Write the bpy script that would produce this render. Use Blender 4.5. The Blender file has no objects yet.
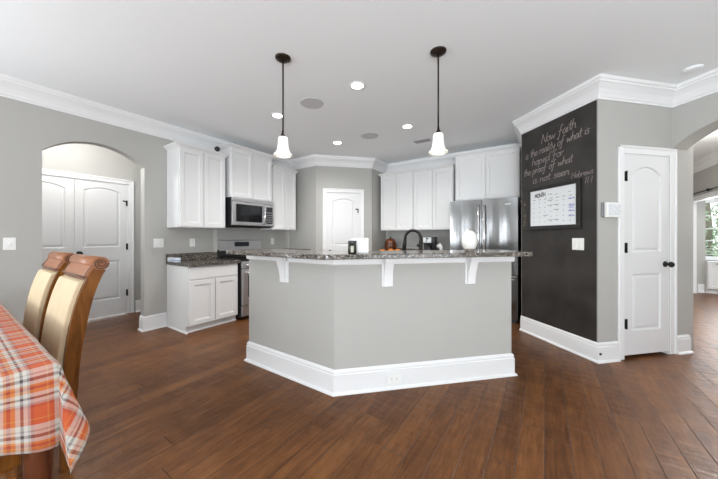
import bpy, bmesh, math, random
from mathutils import Vector, Matrix
random.seed(7)
S = bpy.context.scene
COL = S.collection
PI = math.pi
D2R = math.radians
# ------------------------------------------------------------------ camera
cam_d = bpy.data.cameras.new('camera'); cam = bpy.data.objects.new('camera', cam_d); COL.objects.link(cam)
cam_d.sensor_width = 36.0; cam_d.lens = 279.0 / 718.0 * 36.0
cam_d.shift_y = -2.5 / 718.0
cam_d.clip_start = 0.02
cam.location = (0, 0, 1.2); cam.rotation_euler = (PI/2, 0, D2R(33.6))
S.camera = cam
# ------------------------------------------------------------------ world, fill lamps, exposure
W = bpy.data.worlds.new('daylight'); S.world = W; W.use_nodes = True
W.node_tree.nodes['Background'].inputs[0].default_value = (0.93, 0.97, 1.0, 1)
W.node_tree.nodes['Background'].inputs[1].default_value = 1.6
def area(name, loc, aim, sx, sy, power, colr=(1, 1, 1)):
    l = bpy.data.lights.new(name, 'AREA'); l.shape = 'RECTANGLE'; l.size = sx; l.size_y = sy
    l.energy = power; l.color = colr
    o = bpy.data.objects.new(name, l); COL.objects.link(o); o.location = loc
    o.rotation_euler = (Vector(aim) - Vector(loc)).to_track_quat('-Z', 'Y').to_euler()
    return o
# area lamps added as daylight fill, behind the camera and in the side rooms
DAY = (0.89, 0.955, 1.0)
for x, w, e in ((-3.05, 0.22, 8.5), (-2.45, 0.14, 6), (-1.15, 0.16, 6.5), (1.3, 1.6, 212)):  # the narrow ones are added to draw bright streaks in the refrigerator steel
    area('rear_fill', (x, -3.44, 1.3), (x, -1.6, 3.2), w, 1.7, e, DAY)  # aimed upward to brighten the ceiling
for y, e in ((-1.9, 16), (0.7, 34)):
    area('side_fill', (2.54, y, 1.3), (0.9, y + 0.3, 3.3), 1.7, 1.7, e, DAY)  # unseen lamps added to brighten the diagonal faces and the ceiling
area('dining_fill', (-4.19, -1.9, 1.3), (-2.2, -1.2, 2.6), 2.2, 1.7, 85, DAY)  # unseen lamp added on the dining side to brighten the room
area('sunroom_fill', (3.7, 9.0, 1.5), (2.6, 5.0, 1.6), 1.7, 1.2, 40, DAY)  # daylight of the sunroom window
area('sunroom_fill', (4.9, 6.5, 1.5), (1.5, 6.0, 1.9), 1.7, 1.6, 50, DAY)  # extra fill added by the solid right wall, which has no window
S.view_settings.view_transform = 'Standard'; S.view_settings.look = 'None'
S.view_settings.exposure = 0.41; S.view_settings.gamma = 1.0; S.view_settings.use_curve_mapping = False
try:
    S.cycles.use_denoising = True; S.cycles.max_bounces = 10; S.cycles.diffuse_bounces = 7
    S.cycles.sample_clamp_indirect = 8.0
except Exception: pass

# ------------------------------------------------------------------ materials
def lin(c):
    return tuple(((v/255)/12.92 if v/255 <= 0.04045 else ((v/255+0.055)/1.055)**2.4) for v in c)
def mat(name, rgb, rough=0.5, metal=0.0, bump=0.0, bscale=60.0, var=0.0, vscale=3.0, emit=None, estr=0.0, coat=0.0, spec=0.5, trans=0.0, srgb=False):
    m = bpy.data.materials.new(name); m.use_nodes = True; nt = m.node_tree; b = nt.nodes['Principled BSDF']
    c = lin(rgb) if srgb else rgb
    b.inputs['Base Color'].default_value = (*c, 1); b.inputs['Roughness'].default_value = rough
    b.inputs['Metallic'].default_value = metal; b.inputs['Coat Weight'].default_value = coat
    b.inputs['Specular IOR Level'].default_value = spec; b.inputs['Transmission Weight'].default_value = trans
    tc = nt.nodes.new('ShaderNodeTexCoord')
    if var > 0:
        n = nt.nodes.new('ShaderNodeTexNoise'); n.inputs['Scale'].default_value = vscale; n.inputs['Detail'].default_value = 5
        nt.links.new(tc.outputs['Object'], n.inputs['Vector'])
        r = nt.nodes.new('ShaderNodeValToRGB')
        r.color_ramp.elements[0].position = 0.3; r.color_ramp.elements[1].position = 0.7
        r.color_ramp.elements[0].color = (*[max(0, v*(1-var)) for v in c], 1)
        r.color_ramp.elements[1].color = (*[min(1, v*(1+var)) for v in c], 1)
        nt.links.new(n.outputs['Fac'], r.inputs['Fac']); nt.links.new(r.outputs['Color'], b.inputs['Base Color'])
    if bump > 0:
        n = nt.nodes.new('ShaderNodeTexNoise'); n.inputs['Scale'].default_value = bscale; n.inputs['Detail'].default_value = 3
        nt.links.new(tc.outputs['Object'], n.inputs['Vector'])
        bp = nt.nodes.new('ShaderNodeBump'); bp.inputs['Strength'].default_value = bump; bp.inputs['Distance'].default_value = 0.01
        nt.links.new(n.outputs['Fac'], bp.inputs['Height']); nt.links.new(bp.outputs['Normal'], b.inputs['Normal'])
    if emit:
        b.inputs['Emission Color'].default_value = (*emit, 1); b.inputs['Emission Strength'].default_value = estr
    return m

def wood_mat(name, c1, c2, rough=0.35, axis='Z', scale=14.0):
    m = bpy.data.materials.new(name); m.use_nodes = True; nt = m.node_tree; b = nt.nodes['Principled BSDF']
    tc = nt.nodes.new('ShaderNodeTexCoord'); mp = nt.nodes.new('ShaderNodeMapping')
    sc = {'X': (0.12, 1, 1), 'Y': (1, 0.12, 1), 'Z': (1, 1, 0.12)}[axis]
    mp.inputs['Scale'].default_value = [s*scale for s in sc]
    n = nt.nodes.new('ShaderNodeTexNoise'); n.inputs['Scale'].default_value = 1.5; n.inputs['Detail'].default_value = 7; n.inputs['Distortion'].default_value = 1.2
    r = nt.nodes.new('ShaderNodeValToRGB'); r.color_ramp.elements[0].position = 0.32; r.color_ramp.elements[1].position = 0.68
    r.color_ramp.elements[0].color = (*c1, 1); r.color_ramp.elements[1].color = (*c2, 1)
    L = nt.links.new
    L(tc.outputs['Object'], mp.inputs['Vector']); L(mp.outputs['Vector'], n.inputs['Vector']); L(n.outputs['Fac'], r.inputs['Fac']); L(r.outputs['Color'], b.inputs['Base Color'])
    b.inputs['Roughness'].default_value = rough; b.inputs['Specular IOR Level'].default_value = 0.2
    return m

def floor_mat():
    m = bpy.data.materials.new('scraped_hardwood'); m.use_nodes = True; nt = m.node_tree; b = nt.nodes['Principled BSDF']
    N = nt.nodes.new; L = nt.links.new
    def math_(op, a, bb=None, cl=False):
        n = N('ShaderNodeMath'); n.operation = op; n.use_clamp = cl
        for i, v in enumerate((a, bb)):
            if v is None: continue
            if isinstance(v, (int, float)): n.inputs[i].default_value = v
            else: L(v, n.inputs[i])
        return n.outputs[0]
    tc = N('ShaderNodeTexCoord'); sp = N('ShaderNodeSeparateXYZ'); L(tc.outputs['Object'], sp.inputs[0])
    x, y = sp.outputs[0], sp.outputs[1]
    PW, PL = 0.127, 1.15
    xr = math_('DIVIDE', x, PW); row = math_('FLOOR', xr); fx = math_('FRACT', xr)
    wn = N('ShaderNodeTexWhiteNoise'); wn.noise_dimensions = '1D'; L(row, wn.inputs['W'])
    yo = math_('ADD', math_('DIVIDE', y, PL), math_('MULTIPLY', wn.outputs['Value'], 7.3))
    pid = math_('FLOOR', yo); fy = math_('FRACT', yo)
    cb = N('ShaderNodeCombineXYZ'); L(row, cb.inputs[0]); L(pid, cb.inputs[1])
    wp = N('ShaderNodeTexWhiteNoise'); wp.noise_dimensions = '2D'; L(cb.outputs[0], wp.inputs['Vector'])
    rnd = wp.outputs['Value']
    # grain
    cg = N('ShaderNodeCombineXYZ'); L(math_('MULTIPLY', x, 40.0), cg.inputs[0]); L(math_('MULTIPLY', y, 4.5), cg.inputs[1]); L(math_('MULTIPLY', rnd, 41.0), cg.inputs[2])
    g = N('ShaderNodeTexNoise'); g.inputs['Scale'].default_value = 1.0; g.inputs['Detail'].default_value = 8; g.inputs['Roughness'].default_value = 0.62; g.inputs['Distortion'].default_value = 0.8
    L(cg.outputs[0], g.inputs['Vector'])
    g2 = N('ShaderNodeTexNoise'); g2.inputs['Scale'].default_value = 7.0; g2.inputs['Detail'].default_value = 4; L(tc.outputs['Object'], g2.inputs['Vector'])
    t = math_('ADD', math_('MULTIPLY', rnd, 0.21), math_('MULTIPLY', g.outputs['Fac'], 0.86))
    t = math_('ADD', t, math_('MULTIPLY', math_('SUBTRACT', g2.outputs['Fac'], 0.5), 0.34))
    rp = N('ShaderNodeValToRGB'); cr = rp.color_ramp
    cr.elements[0].position = 0.22; cr.elements[0].color = (0.050, 0.0170, 0.0066, 1)
    cr.elements[1].position = 0.92; cr.elements[1].color = (0.245, 0.105, 0.036, 1)
    e = cr.elements.new(0.55); e.color = (0.130, 0.051, 0.0172, 1)
    L(t, rp.inputs['Fac'])
    # joints
    ex = math_('MINIMUM', fx, math_('SUBTRACT', 1.0, fx)); ey = math_('MULTIPLY', math_('MINIMUM', fy, math_('SUBTRACT', 1.0, fy)), PL/PW)
    ed = math_('MINIMUM', ex, ey)
    gap = math_('DIVIDE', ed, 0.022, True)
    mx = N('ShaderNodeMix'); mx.data_type = 'RGBA'; mx.inputs['A'].default_value = (0.02, 0.008, 0.004, 1)
    L(gap, mx.inputs['Factor']); L(rp.outputs['Color'], mx.inputs['B']); L(mx.outputs['Result'], b.inputs['Base Color'])
    # scraped waves
    cs = N('ShaderNodeCombineXYZ'); L(math_('MULTIPLY', x, 5.0), cs.inputs[0]); L(math_('MULTIPLY', y, 17.0), cs.inputs[1]); L(math_('MULTIPLY', rnd, 30.0), cs.inputs[2])
    sn = N('ShaderNodeTexNoise'); sn.inputs['Scale'].default_value = 1.0; sn.inputs['Detail'].default_value = 2; L(cs.outputs[0], sn.inputs['Vector'])
    h = math_('ADD', math_('MULTIPLY', sn.outputs['Fac'], 0.9), math_('MULTIPLY', g.outputs['Fac'], 0.18))
    h = math_('ADD', h, math_('MULTIPLY', math_('POWER', gap, 0.5), 0.55))
    bp = N('ShaderNodeBump'); bp.inputs['Strength'].default_value = 0.6; bp.inputs['Distance'].default_value = 0.009
    L(h, bp.inputs['Height']); L(bp.outputs['Normal'], b.inputs['Normal'])
    rr = math_('ADD', math_('MULTIPLY', g.outputs['Fac'], 0.14), 0.27); L(rr, b.inputs['Roughness'])
    b.inputs['Specular IOR Level'].default_value = 0.2
    return m

def granite_mat():
    m = bpy.data.materials.new('speckled_granite'); m.use_nodes = True; nt = m.node_tree; b = nt.nodes['Principled BSDF']
    N = nt.nodes.new; L = nt.links.new
    tc = N('ShaderNodeTexCoord')
    v = N('ShaderNodeTexVoronoi'); v.inputs['Scale'].default_value = 150; L(tc.outputs['Object'], v.inputs['Vector'])
    n = N('ShaderNodeTexNoise'); n.inputs['Scale'].default_value = 60; n.inputs['Detail'].default_value = 7; L(tc.outputs['Object'], n.inputs['Vector'])
    sp = N('ShaderNodeSeparateColor'); L(v.outputs['Color'], sp.inputs[0])
    a = N('ShaderNodeMath'); a.operation = 'MULTIPLY_ADD'; a.inputs[1].default_value = 0.85; L(sp.outputs[0], a.inputs[0])
    c = N('ShaderNodeMath'); c.operation = 'MULTIPLY'; c.inputs[1].default_value = 0.16; L(n.outputs['Fac'], c.inputs[0]); L(c.outputs[0], a.inputs[2])
    r = N('ShaderNodeValToRGB'); cr = r.color_ramp; cr.interpolation = 'LINEAR'
    cr.elements[0].position = 0.22; cr.elements[0].color = (0.022, 0.020, 0.019, 1)
    cr.elements[1].position = 0.82; cr.elements[1].color = (0.30, 0.27, 0.235, 1)
    e = cr.elements.new(0.45); e.color = (0.050, 0.043, 0.038, 1)
    e = cr.elements.new(0.64); e.color = (0.125, 0.104, 0.088, 1)
    L(a.outputs[0], r.inputs['Fac']); L(r.outputs['Color'], b.inputs['Base Color'])
    b.inputs['Roughness'].default_value = 0.16
    return m

def plaid_mat():
    m = bpy.data.materials.new('orange_plaid_cloth'); m.use_nodes = True; nt = m.node_tree; b = nt.nodes['Principled BSDF']
    N = nt.nodes.new; L = nt.links.new
    uv = N('ShaderNodeUVMap'); uv.uv_map = 'cloth'
    sp = N('ShaderNodeSeparateXYZ'); L(uv.outputs[0], sp.inputs[0])
    Wt = (0.46, 0.435, 0.39, 1); Or = (0.44, 0.075, 0.022, 1); Am = (0.48, 0.17, 0.045, 1); Pu = (0.07, 0.045, 0.055, 1); Br = (0.30, 0.045, 0.022, 1); Gr = (0.28, 0.24, 0.235, 1)
    bands = [(0, Or), (.13, Am), (.16, Or), (.24, Wt), (.33, Gr), (.36, Wt), (.41, Pu), (.465, Wt), (.53, Am), (.57, Br), (.62, Am), (.68, Wt), (.75, Pu), (.79, Wt), (.85, Gr), (.89, Br), (.94, Or)]
    outs = []
    for k in (0, 1):
        d = N('ShaderNodeMath'); d.operation = 'MULTIPLY'; d.inputs[1].default_value = 1/0.150; L(sp.outputs[k], d.inputs[0])
        f = N('ShaderNodeMath'); f.operation = 'FRACT'; L(d.outputs[0], f.inputs[0])
        r = N('ShaderNodeValToRGB'); cr = r.color_ramp; cr.interpolation = 'CONSTANT'
        cr.elements[0].position = bands[0][0]; cr.elements[0].color = bands[0][1]
        cr.elements[1].position = bands[1][0]; cr.elements[1].color = bands[1][1]
        for p_, c_ in bands[2:]:
            e = cr.elements.new(p_); e.color = c_
        L(f.outputs[0], r.inputs['Fac']); outs.append(r.outputs['Color'])
    mx = N('ShaderNodeMix'); mx.data_type = 'RGBA'; mx.inputs['Factor'].default_value = 0.5
    L(outs[0], mx.inputs['A']); L(outs[1], mx.inputs['B']); L(mx.outputs['Result'], b.inputs['Base Color'])
    wv = N('ShaderNodeTexNoise'); wv.inputs['Scale'].default_value = 420; L(uv.outputs[0], wv.inputs['Vector'])
    bp = N('ShaderNodeBump'); bp.inputs['Strength'].default_value = 0.25; bp.inputs['Distance'].default_value = 0.002; L(wv.outputs['Fac'], bp.inputs['Height']); L(bp.outputs['Normal'], b.inputs['Normal'])
    b.inputs['Roughness'].default_value = 0.9
    return m

def steel_mat():
    m = bpy.data.materials.new('brushed_steel'); m.use_nodes = True; nt = m.node_tree; b = nt.nodes['Principled BSDF']
    N = nt.nodes.new; L = nt.links.new
    b.inputs['Base Color'].default_value = (0.30, 0.30, 0.305, 1); b.inputs['Metallic'].default_value = 1.0; b.inputs['Roughness'].default_value = 0.13
    tc = N('ShaderNodeTexCoord'); mp = N('ShaderNodeMapping'); mp.inputs['Scale'].default_value = (2.2, 2.2, 0.8); L(tc.outputs['Object'], mp.inputs['Vector'])
    n = N('ShaderNodeTexNoise'); n.inputs['Scale'].default_value = 1.6; n.inputs['Detail'].default_value = 1; L(mp.outputs[0], n.inputs['Vector'])
    bp = N('ShaderNodeBump'); bp.inputs['Strength'].default_value = 0.35; bp.inputs['Distance'].default_value = 0.02; L(n.outputs['Fac'], bp.inputs['Height']); L(bp.outputs['Normal'], b.inputs['Normal'])
    return m

M = dict(
 wall=mat('warm_grey_wall_paint', (0.44, 0.433, 0.412), 0.7, bump=0.05, bscale=180, spec=0.2),
 ceil=mat('white_ceiling_paint', (0.865, 0.89, 0.905), 0.85, bump=0.05, bscale=150, spec=0.2),
 trim=mat('white_trim_paint', (0.78, 0.78, 0.785), 0.38, spec=0.4),
 cab=mat('white_cabinet_paint', (0.74, 0.74, 0.74), 0.38, spec=0.4),
 door=mat('white_door_paint', (0.72, 0.72, 0.725), 0.42, spec=0.4),
 floor=floor_mat(), granite=granite_mat(), plaid=plaid_mat(), steel=steel_mat(),
 satin=mat('satin_steel', (0.60, 0.60, 0.61), 0.42, 1.0),
 chrome=mat('polished_steel', (0.72, 0.72, 0.73), 0.16, 1.0),
 black=mat('black_metal', (0.012, 0.011, 0.011), 0.5, spec=0.2),
 bronze=mat('dark_bronze', (0.028, 0.019, 0.014), 0.35, 0.6),
 blackglass=mat('black_glass', (0.010, 0.010, 0.011), 0.06, spec=0.6),
 plastic=mat('black_plastic', (0.02, 0.02, 0.021), 0.4),
 greyplastic=mat('grey_button_plastic', (0.16, 0.16, 0.17), 0.4),
 display=mat('dark_display', (0.03, 0.035, 0.04), 0.15),
 chalk=mat('chalkboard_paint', (0.029, 0.0255, 0.0225), 0.5, var=0.45, vscale=3.2, bump=0.04, bscale=90),
 chalkink=mat('pale_pink_chalk', (0.30, 0.255, 0.24), 0.95),
 chalkgreen=mat('green_chalk', (0.07, 0.17, 0.09), 0.95), chalkorange=mat('orange_chalk', (0.30, 0.10, 0.04), 0.95),
 board=mat('white_board_sheet', (0.74, 0.76, 0.77), 0.25),
 ink=mat('black_marker_ink', (0.05, 0.05, 0.055), 0.6), blueink=mat('blue_marker_ink', (0.05, 0.06, 0.45), 0.6),
 frame=mat('black_picture_frame', (0.018, 0.016, 0.015), 0.3),
 plate=mat('white_switch_plastic', (0.82, 0.82, 0.80), 0.35),
 screen=mat('pale_panel_screen', (0.70, 0.72, 0.74), 0.25, var=0.12, vscale=60),
 slot=mat('dark_slot', (0.06, 0.06, 0.06), 0.6),
 lens=mat('glowing_lamp_lens', (1, 1, 1), 0.5, emit=(1.0, 0.97, 0.92), estr=9.0),
 bulb=mat('glowing_bulb', (1, 1, 1), 0.5, emit=(1.0, 0.93, 0.80), estr=4.0),
 shade=mat('lit_frosted_glass', (0.9, 0.88, 0.82), 0.35, emit=(1.0, 0.94, 0.82), estr=0.22),
 speaker=mat('speaker_grille', (0.58, 0.58, 0.585), 0.9, spec=0.1),
 ventm=mat('vent_grey', (0.50, 0.50, 0.50), 0.6), ventdark=mat('vent_slot', (0.30, 0.30, 0.30), 0.8),
 cream=mat('cream_upholstery', (0.58, 0.46, 0.31), 0.9, bump=0.2, bscale=350, var=0.05, vscale=9, spec=0.1),
 seatcloth=mat('pale_grey_cushion', (0.55, 0.54, 0.54), 0.9, bump=0.2, bscale=300),
 chairwood=wood_mat('golden_brown_wood', (0.085, 0.028, 0.005), (0.215, 0.078, 0.014), 0.3, 'Z', 20),
 crest=wood_mat('brown_crest_wood', (0.235, 0.095, 0.045), (0.30, 0.130, 0.068), 0.38, 'X', 10),
 crestdark=mat('dark_wood_bead', (0.085, 0.028, 0.012), 0.35),
 tablewood=wood_mat('dark_red_wood', (0.050, 0.013, 0.006), (0.115, 0.036, 0.015), 0.3, 'Z', 16),
 ceramic=mat('white_ceramic', (0.70, 0.69, 0.66), 0.3, spec=0.5), whitebox=mat('white_card', (0.72, 0.72, 0.72), 0.6),
 beads=mat('grey_beaded_base', (0.22, 0.19, 0.16), 0.35, var=0.5, vscale=60),
 jarglass=mat('dark_green_glass', (0.012, 0.014, 0.008), 0.12, spec=0.6), jarlabel=mat('pale_jar_label', (0.42, 0.42, 0.34), 0.6),
 ornament=mat('dark_orange_glaze', (0.12, 0.035, 0.010), 0.3, var=0.85, vscale=14), gourd=mat('orange_gourd', (0.72, 0.24, 0.05), 0.45, var=0.3, vscale=20),
 tray=mat('dark_tray', (0.03, 0.022, 0.018), 0.4), packblue=mat('blue_printed_band', (0.09, 0.13, 0.42), 0.4), packpale=mat('pale_blue_wrap', (0.72, 0.79, 0.86), 0.25),
 leaf=mat('green_leaves', (0.40, 0.52, 0.36), 0.6, var=0.4, vscale=6), bark=mat('brown_bark', (0.28, 0.25, 0.21), 0.9, bump=0.4, bscale=20),
 grass=mat('lawn_green', (0.16, 0.26, 0.08), 0.9, var=0.3, vscale=2),
 glass=mat('window_glass', (1, 1, 1), 0.0, trans=1.0),
)
# ------------------------------------------------------------------ mesh helpers
class MB:
    def __init__(s): s.bm = bmesh.new(); s.mats = []
    def mi(s, m):
        if m not in s.mats: s.mats.append(m)
        return s.mats.index(m)
    def face(s, vs, m=None, smooth=False):
        try: f = s.bm.faces.new(vs)
        except ValueError: return None
        if m is not None: f.material_index = s.mi(m)
        f.smooth = smooth
        return f
    def box(s, x0, x1, y0, y1, z0, z1, m=None, bev=0.0, segs=1):
        t = bmesh.new(); bmesh.ops.create_cube(t, size=1)
        for v in t.verts: v.co = Vector(((x0+x1)/2 + v.co.x*(x1-x0), (y0+y1)/2 + v.co.y*(y1-y0), (z0+z1)/2 + v.co.z*(z1-z0)))
        if bev > 0: bmesh.ops.bevel(t, geom=t.edges[:], offset=bev, segments=segs, affect='EDGES', profile=0.6)
        s.join(t, m); return s
    def join(s, t, m=None, mx=None, smooth=None):
        mp = {}
        for v in t.verts: mp[v] = s.bm.verts.new(mx @ v.co if mx else v.co)
        for f in t.faces:
            g = s.face([mp[v] for v in f.verts], m, f.smooth if smooth is None else smooth)
        t.free()
    def prism(s, pts, f, m=None, smooth=False):
        """pts: list of 2D points; f(p, k) gives the 3-D point of the near (0) and far (1) face"""
        a = [s.bm.verts.new(f(p, 0)) for p in pts]; b = [s.bm.verts.new(f(p, 1)) for p in pts]
        s.face(a, m); s.face(b[::-1], m); n = len(pts)
        for i in range(n): s.face([a[i], b[i], b[(i+1) % n], a[(i+1) % n]], m, smooth)
        return s
    def xz(s, pts, y0, y1, m=None): return s.prism(pts, lambda p, k: (p[0], y1 if k else y0, p[1]), m)
    def yz(s, pts, x0, x1, m=None, smooth=False): return s.prism(pts, lambda p, k: (x1 if k else x0, p[0], p[1]), m, smooth)
    def xy(s, pts, z0, z1, m=None): return s.prism(pts, lambda p, k: (p[0], p[1], z1 if k else z0), m)
    def lathe(s, prof, c=(0, 0, 0), n=32, m=None, ax='z', caps=True):
        rings = []
        for r, h in prof:
            ring = []
            for i in range(n):
                a = 2*PI*i/n; u, v = r*math.cos(a), r*math.sin(a)
                p = {'z': (u, v, h), 'y': (u, h, v), 'x': (h, u, v)}[ax]
                ring.append(s.bm.verts.new((c[0]+p[0], c[1]+p[1], c[2]+p[2])))
            rings.append(ring)
        for a, b in zip(rings, rings[1:]):
            for i in range(n): s.face([a[i], a[(i+1) % n], b[(i+1) % n], b[i]], m, True)
        if caps:
            s.face(rings[0][::-1], m); s.face(rings[-1], m)
        return s
    def tube(s, pts, r, n=10, m=None, caps=True):
        pts = [Vector(p) for p in pts]; rs = r if isinstance(r, (list, tuple)) else [r]*len(pts)
        rings = []; up = None
        for i, p in enumerate(pts):
            t = (pts[min(i+1, len(pts)-1)] - pts[max(i-1, 0)]).normalized()
            if up is None:
                up = t.orthogonal().normalized()
            up = (up - t*up.dot(t)).normalized(); w = t.cross(up)
            rings.append([s.bm.verts.new(p + (up*math.cos(2*PI*k/n) + w*math.sin(2*PI*k/n))*rs[i]) for k in range(n)])
        for a, b in zip(rings, rings[1:]):
            for k in range(n): s.face([a[k], a[(k+1) % n], b[(k+1) % n], b[k]], m, True)
        if caps: s.face(rings[0][::-1], m); s.face(rings[-1], m)
        return s
    def rings(s, loops, m=None, last=True, smooth=False):
        """loops: lists of 3-D points of equal length, skinned in order; the last one filled"""
        vs = [[s.bm.verts.new(p) for p in l] for l in loops]
        for a, b in zip(vs, vs[1:]):
            n = len(a)
            for i in range(n): s.face([a[i], a[(i+1) % n], b[(i+1) % n], b[i]], m, smooth)
        if last: s.face(vs[-1], m)
        return s
    def ball(s, c, rx, ry=None, rz=None, m=None, seg=20):
        t = bmesh.new(); bmesh.ops.create_uvsphere(t, u_segments=seg, v_segments=seg//2+2, radius=1)
        s.join(t, m, Matrix.Translation(c) @ Matrix.Diagonal((rx, ry or rx, rz or rx, 1)), True); return s
    def build(s, name, m, parent=None, loc=None, rotz=0, recalc=True):
        if recalc: bmesh.ops.recalc_face_normals(s.bm, faces=s.bm.faces[:])
        me = bpy.data.meshes.new(name); s.bm.to_mesh(me); s.bm.free()
        mats = s.mats if s.mats else [m]
        if m is not None and m not in mats: mats = mats
        for q in mats: me.materials.append(q if q is not None else m)
        o = bpy.data.objects.new(name, me); COL.objects.link(o)
        if parent is not None: o.parent = parent
        if loc is not None: o.location = loc
        o.rotation_euler = (0, 0, rotz)
        return o
def tag(o, label=None, cat=None, group=None, kind=None):
    if label: o['label'] = label
    if cat: o['category'] = cat
    if group: o['group'] = group
    if kind: o['kind'] = kind
    return o
def empty(name, loc, rotz=0, label=None, cat=None, group=None, kind=None):
    o = bpy.data.objects.new(name, None); COL.objects.link(o); o.empty_display_size = 0.1
    o.location = loc; o.rotation_euler = (0, 0, rotz)
    return tag(o, label, cat, group, kind)
def clone(root, loc, rotz, label=None, group=None):
    r = root.copy(); COL.objects.link(r); r.location = loc; r.rotation_euler = (0, 0, rotz)
    if label: r['label'] = label
    if group: r['group'] = group
    for ch in list(root.children):
        c = ch.copy(); COL.objects.link(c); c.parent = r
        for g in ch.children:
            d = g.copy(); COL.objects.link(d); d.parent = c
    return r
def sweep(mb, path, prof, closed=False, m=None):
    """prof: closed (out, z) outline carried along path; 'out' is to the right of the walking direction"""
    P = [Vector((p[0], p[1])) for p in path]; n = len(P); loops = []
    for i in range(n):
        ds = []
        if i > 0: ds.append((P[i]-P[i-1]).normalized())
        if i < n-1: ds.append((P[i+1]-P[i]).normalized())
        ns = [Vector((d.y, -d.x)) for d in ds]
        if len(ns) == 2:
            b = ns[0]+ns[1]; b = b / (1 + ns[0].dot(ns[1]))
        else: b = ns[0]
        loops.append([mb.bm.verts.new((P[i].x+b.x*o, P[i].y+b.y*o, z)) for o, z in prof])
    k = len(prof)
    for a, b in zip(loops, loops[1:]):
        for j in range(k): mb.face([a[j], a[(j+1) % k], b[(j+1) % k], b[j]], m)
    mb.face(loops[0][::-1], m); mb.face(loops[-1], m)
def arc_pts(x0, x1, zs, rise, n=24):
    """points of a flat arch from (x0,zs) to (x1,zs)"""
    h = (x1-x0)/2; R = (h*h+rise*rise)/(2*rise); c = zs+rise-R; a0 = math.asin(h/R)
    return [((x0+x1)/2 + R*math.sin(-a0+2*a0*i/n), c+R*math.cos(-a0+2*a0*i/n)) for i in range(n+1)]
R2 = math.sqrt(0.5)
A45 = D2R(45)
H = 2.70
# ------------------------------------------------------------------ structure
def structure(o, label, cat): return tag(o, label, cat, None, 'structure')
structure(MB().box(-6.6, 5.2, -3.6, 9.9, -0.1, 0).build('floor', M['floor']), 'dark brown hand scraped hardwood plank floor', 'floor')
structure(MB().box(-6.6, 5.2, -3.6, 9.9, H, H+0.1).build('ceiling', M['ceil']), 'flat white ceiling over the kitchen', 'ceiling')
# left wall with the arch into the hall
arch = arc_pts(0.579, 1.45, 2.085, 0.185)
pts = [(-0.75, 0), (0.579, 0)] + arch + [(1.45, 0), (5.32, 0), (5.32, H), (-0.75, H)]
structure(MB().yz(pts, -4.37, -4.25).build('wall_left', M['wall']), 'grey wall on the left with an arched opening to a hall', 'wall')
mb = MB(); mb.box(-4.37, -4.25, -3.5, -3.0, 0, H); mb.box(-4.37, -4.25, -3.0, -0.75, 0, 0.45); mb.box(-4.37, -4.25, -3.0, -0.75, 2.4, H)  # wide unseen opening added for the light
structure(mb.build('wall_dining', M['wall']), 'grey wall around a wide opening added for dining side light', 'wall')
structure(MB().box(-4.25, -3.53, 3.87, 3.99, 0, H).build('wall_pantry_side', M['wall']), 'short grey wall beside the range counter', 'wall')
def door_wall(name, p, ang, L, x0, x1, top, th, label):
    pts = [(0, 0), (x0, 0), (x0, top), (x1, top), (x1, 0), (L, 0), (L, H), (0, H)]
    return structure(MB().xz(pts, 0, th).build(name, M['wall'], None, (p[0], p[1], 0), ang), label, 'wall')
door_wall('wall_pantry', (-3.53, 3.87), A45, 1.068, 0.192, 0.842, 2.04, 0.1, 'diagonal grey wall holding the pantry door')
structure(MB().box(-2.89, -2.775, 4.66, 5.2, 0, H).build('wall_pantry_return', M['wall']), 'grey wall between the pantry and the sink wall cabinets', 'wall')
structure(MB().box(-4.37, 0.6, 5.2, 5.32, 0, H).build('wall_back', M['wall']), 'grey back wall behind the refrigerator run', 'wall')
# closet block
structure(MB().xz([(0, 0), (0.95, 0), (0.95, H), (0, H)], 0, 0.08).build('wall_chalk', M['wall'], None, (-0.246, 4.168, 0), -A45), 'angled grey wall carrying the chalkboard', 'wall')
structure(MB().box(-0.246, -0.15, 4.2, 5.2, 0, H).build('wall_fridge_side', M['wall']), 'narrow grey wall beside the refrigerator', 'wall')
door_wall('wall_closet', (0.426, 3.496), A45, 1.155, 0.315, 0.905, 2.02, 0.1, 'grey wall holding the closet door beside the chalkboard')
structure(MB().xz([(0, 0), (1.15, 0), (1.15, H), (0, H)], 0, 0.08).build('wall_closet_rear', M['wall'], None, (0.43, 5.13, 0), -A45), 'grey wall at the rear of the closet', 'wall')
# right arch wall: starts at the inner corner, runs to the near right
a2 = arc_pts(0.0, 0.90, 2.10, 0.175)
pts = [(0, H)] + a2 + [(0.90, 0), (2.25, 0), (2.25, H)]
structure(MB().xz(pts, 0, 0.21).build('wall_right_arch', M['wall'], None, (1.086, 4.156, 0), -A45), 'grey wall with an arched opening to the right hall', 'wall')
# hall behind the left arch
pts = [(-1.2, 0), (0.44, 0), (0.44, 2.02), (1.65, 2.02), (1.65, 0), (2.6, 0), (2.6, H), (-1.2, H)]
structure(MB().yz(pts, -5.55, -5.45).build('wall_hall', M['wall']), 'grey hall wall holding the white double doors', 'wall')
structure(MB().box(-5.45, -4.37, 2.5, 2.6, 0, H).build('wall_hall_end', M['wall']), 'grey end wall of the hall', 'wall')
structure(MB().box(-5.45, -4.37, -1.2, -1.1, 0, H).build('wall_hall_near', M['wall']), 'grey near wall of the hall', 'wall')
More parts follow.
